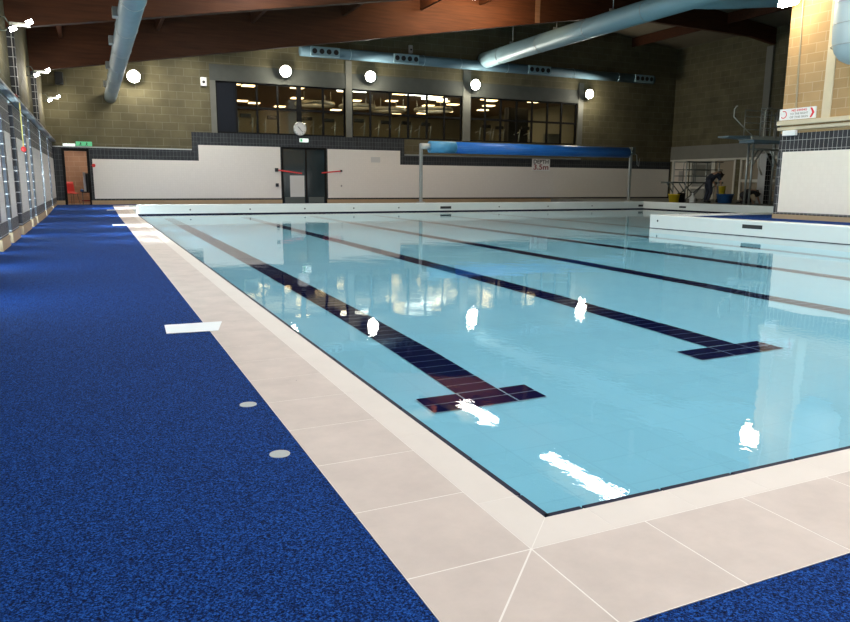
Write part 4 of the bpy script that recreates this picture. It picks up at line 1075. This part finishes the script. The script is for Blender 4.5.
kneel = dict(pelvis=(-.35, 0, .42), waist=(-.18, 0, .50), chest=(.10, 0, .58), neck=(.32, 0, .56), head0=(.38, 0, .53), head1=(.47, 0, .47), head2=(.55, 0, .41), face=(.3, 0, -.95),
  sh_l=(.14, .20, .55), el_l=(.30, .26, .30), wr_l=(.46, .20, .10), sh_r=(.14, -.20, .55), el_r=(.26, -.26, .30), wr_r=(.44, -.20, .10),
  hip_l=(-.33, .11, .38), kn_l=(-.02, .16, .10), an_l=(-.42, .16, .07), toe_l=(-.56, .16, .05), hip_r=(-.33, -.11, .38), kn_r=(-.06, -.15, .10), an_r=(-.46, -.15, .07), toe_r=(-.60, -.15, .05))
person((25.75, 21.6, ZR), .0, kneel, 'person in black kneeling on hands and knees on the poolside', M['cloth_black'], M['cloth_black'], M['hair'])

# ------------------------------------------------------------------ deck cover plates and discs
def plate(p, z, lab):
    o = MB().prism(p, 'Z', z, z+.004).build('cover_plate', M['deck_white']); tag(o, lab, 'cover plate', None)
plate([(-.92, 3.72), (-.54, 3.69), (-.455, 4.05), (-.905, 4.07)], .0015, 'large white marker plate overlapping blue matting and stone edge')
plate([(-.93, 18.35), (-.58, 18.35), (-.58, 18.95), (-.93, 18.95)], .0015, 'narrow white marker plate beside the pool edge, second away')
plate([(-.90, 27.4), (-.60, 27.4), (-.60, 28.2), (-.90, 28.2)], .0605, 'farthest white marker plate at the end of the blue deck')
for (x, y, lab) in ((-.694, 1.717, 'round grey disc in the blue matting, farther of two'), (-.706, .965, 'round grey disc in the blue matting, nearer of two')):
    o = MB().cyl((x, y, -.006), (x, y, -.001), .044, n=32).build('floor_disc', M['grey_disc']); tag(o, lab, 'floor disc', 'grey discs in the matting')

# unseen glowing panels added over the near end to light deck and pool
k = 30
for y0, y1 in ((-6.3, 3.0), (4.3, 10.3)):
    for x0 in (-1.5, 3.0, 7.5, 12.0):
        x1 = x0+2.6
        za, zb = rt(x0)-.42, rt(x1)-.42
        def slab(d0, d1, ya, yb, xa, xb):
            g0 = lambda x: za+(zb-za)*(x-x0)/(x1-x0)
            return [(xa, g0(xa)+d0), (xb, g0(xb)+d0), (xb, g0(xb)+d1), (xa, g0(xa)+d1)]
        f_ = MB().prism(slab(-.03, .36, y0, y1, x0-.08, x0), 'Y', y0, y1).prism(slab(-.03, .36, y0, y1, x1, x1+.08), 'Y', y0, y1)
        fr = struct(f_.build('window_%d' % k, M['white_frame'])); k += 1
        MB().prism(slab(0, .02, y0, y1, x0, x1), 'Y', y0, y1).build('pane', M['daylight_roof'], fr)

# ------------------------------------------------------------------ wall behind the viewer, glowing panes added in it as fill light
m = MB(); bw = [(-2.2, 1.2, .5, 4.2), (2.0, 5.4, .5, 4.2), (6.2, 9.6, .5, 4.2), (10.4, 13.8, .5, 4.2)]
holed(m, -3.3, XB+.3, 0, 10.6, bw, lambda mb, a, b, c, d: mb.box(a, b, -7.3, -7, c, d))
struct(m.build('wall_back', M['block_x']))
for i, (a, b, c, d) in enumerate(bw):
    fr = struct(MB().box(a, a+.08, -7.2, -7.05, c, d).box(b-.08, b, -7.2, -7.05, c, d).box(a, b, -7.2, -7.05, c, c+.08).box(a, b, -7.2, -7.05, d-.08, d).build('window_%d' % (20+i), M['frame']))
    bx(a+.08, b-.08, -7.15, -7.12, c+.08, d-.08).build('pane', M['daylight_back'], fr)

# ------------------------------------------------------------------ world, camera, colour
w = bpy.data.worlds.new('world'); sc.world = w; w.use_nodes = True
w.node_tree.nodes['Background'].inputs[0].default_value = (.6, .75, 1, 1); w.node_tree.nodes['Background'].inputs[1].default_value = .3

f, pi_, ya, ro = 710.438, 0.17859287, 0.43403355, 0.00616868
cp, sp = math.cos(pi_), math.sin(pi_)
fw = Vector((math.sin(ya)*cp, math.cos(ya)*cp, -sp)); r0 = Vector((math.cos(ya), -math.sin(ya), 0)); u0 = r0.cross(fw)
r = r0*math.cos(ro)+u0*math.sin(ro); u = -r0*math.sin(ro)+u0*math.cos(ro)
cam = bpy.data.cameras.new('camera'); cam.sensor_width = 36; cam.lens = f/850*36; cam.clip_start = .05; cam.clip_end = 200
co_ = bpy.data.objects.new('camera', cam); C.objects.link(co_)
mt = Matrix((r, u, -fw)).transposed().to_4x4(); mt.translation = Vector((-1.3616, -1.9263, 1.15))
co_.matrix_world = mt
sc.camera = co_
vs_ = sc.view_settings; vs_.view_transform = 'Standard'; vs_.look = 'None'; vs_.exposure = 0.0; vs_.gamma = 1; vs_.use_curve_mapping = False
sc.cycles.use_denoising = True
sc.cycles.sample_clamp_indirect = 4
sc.cycles.max_bounces = 8
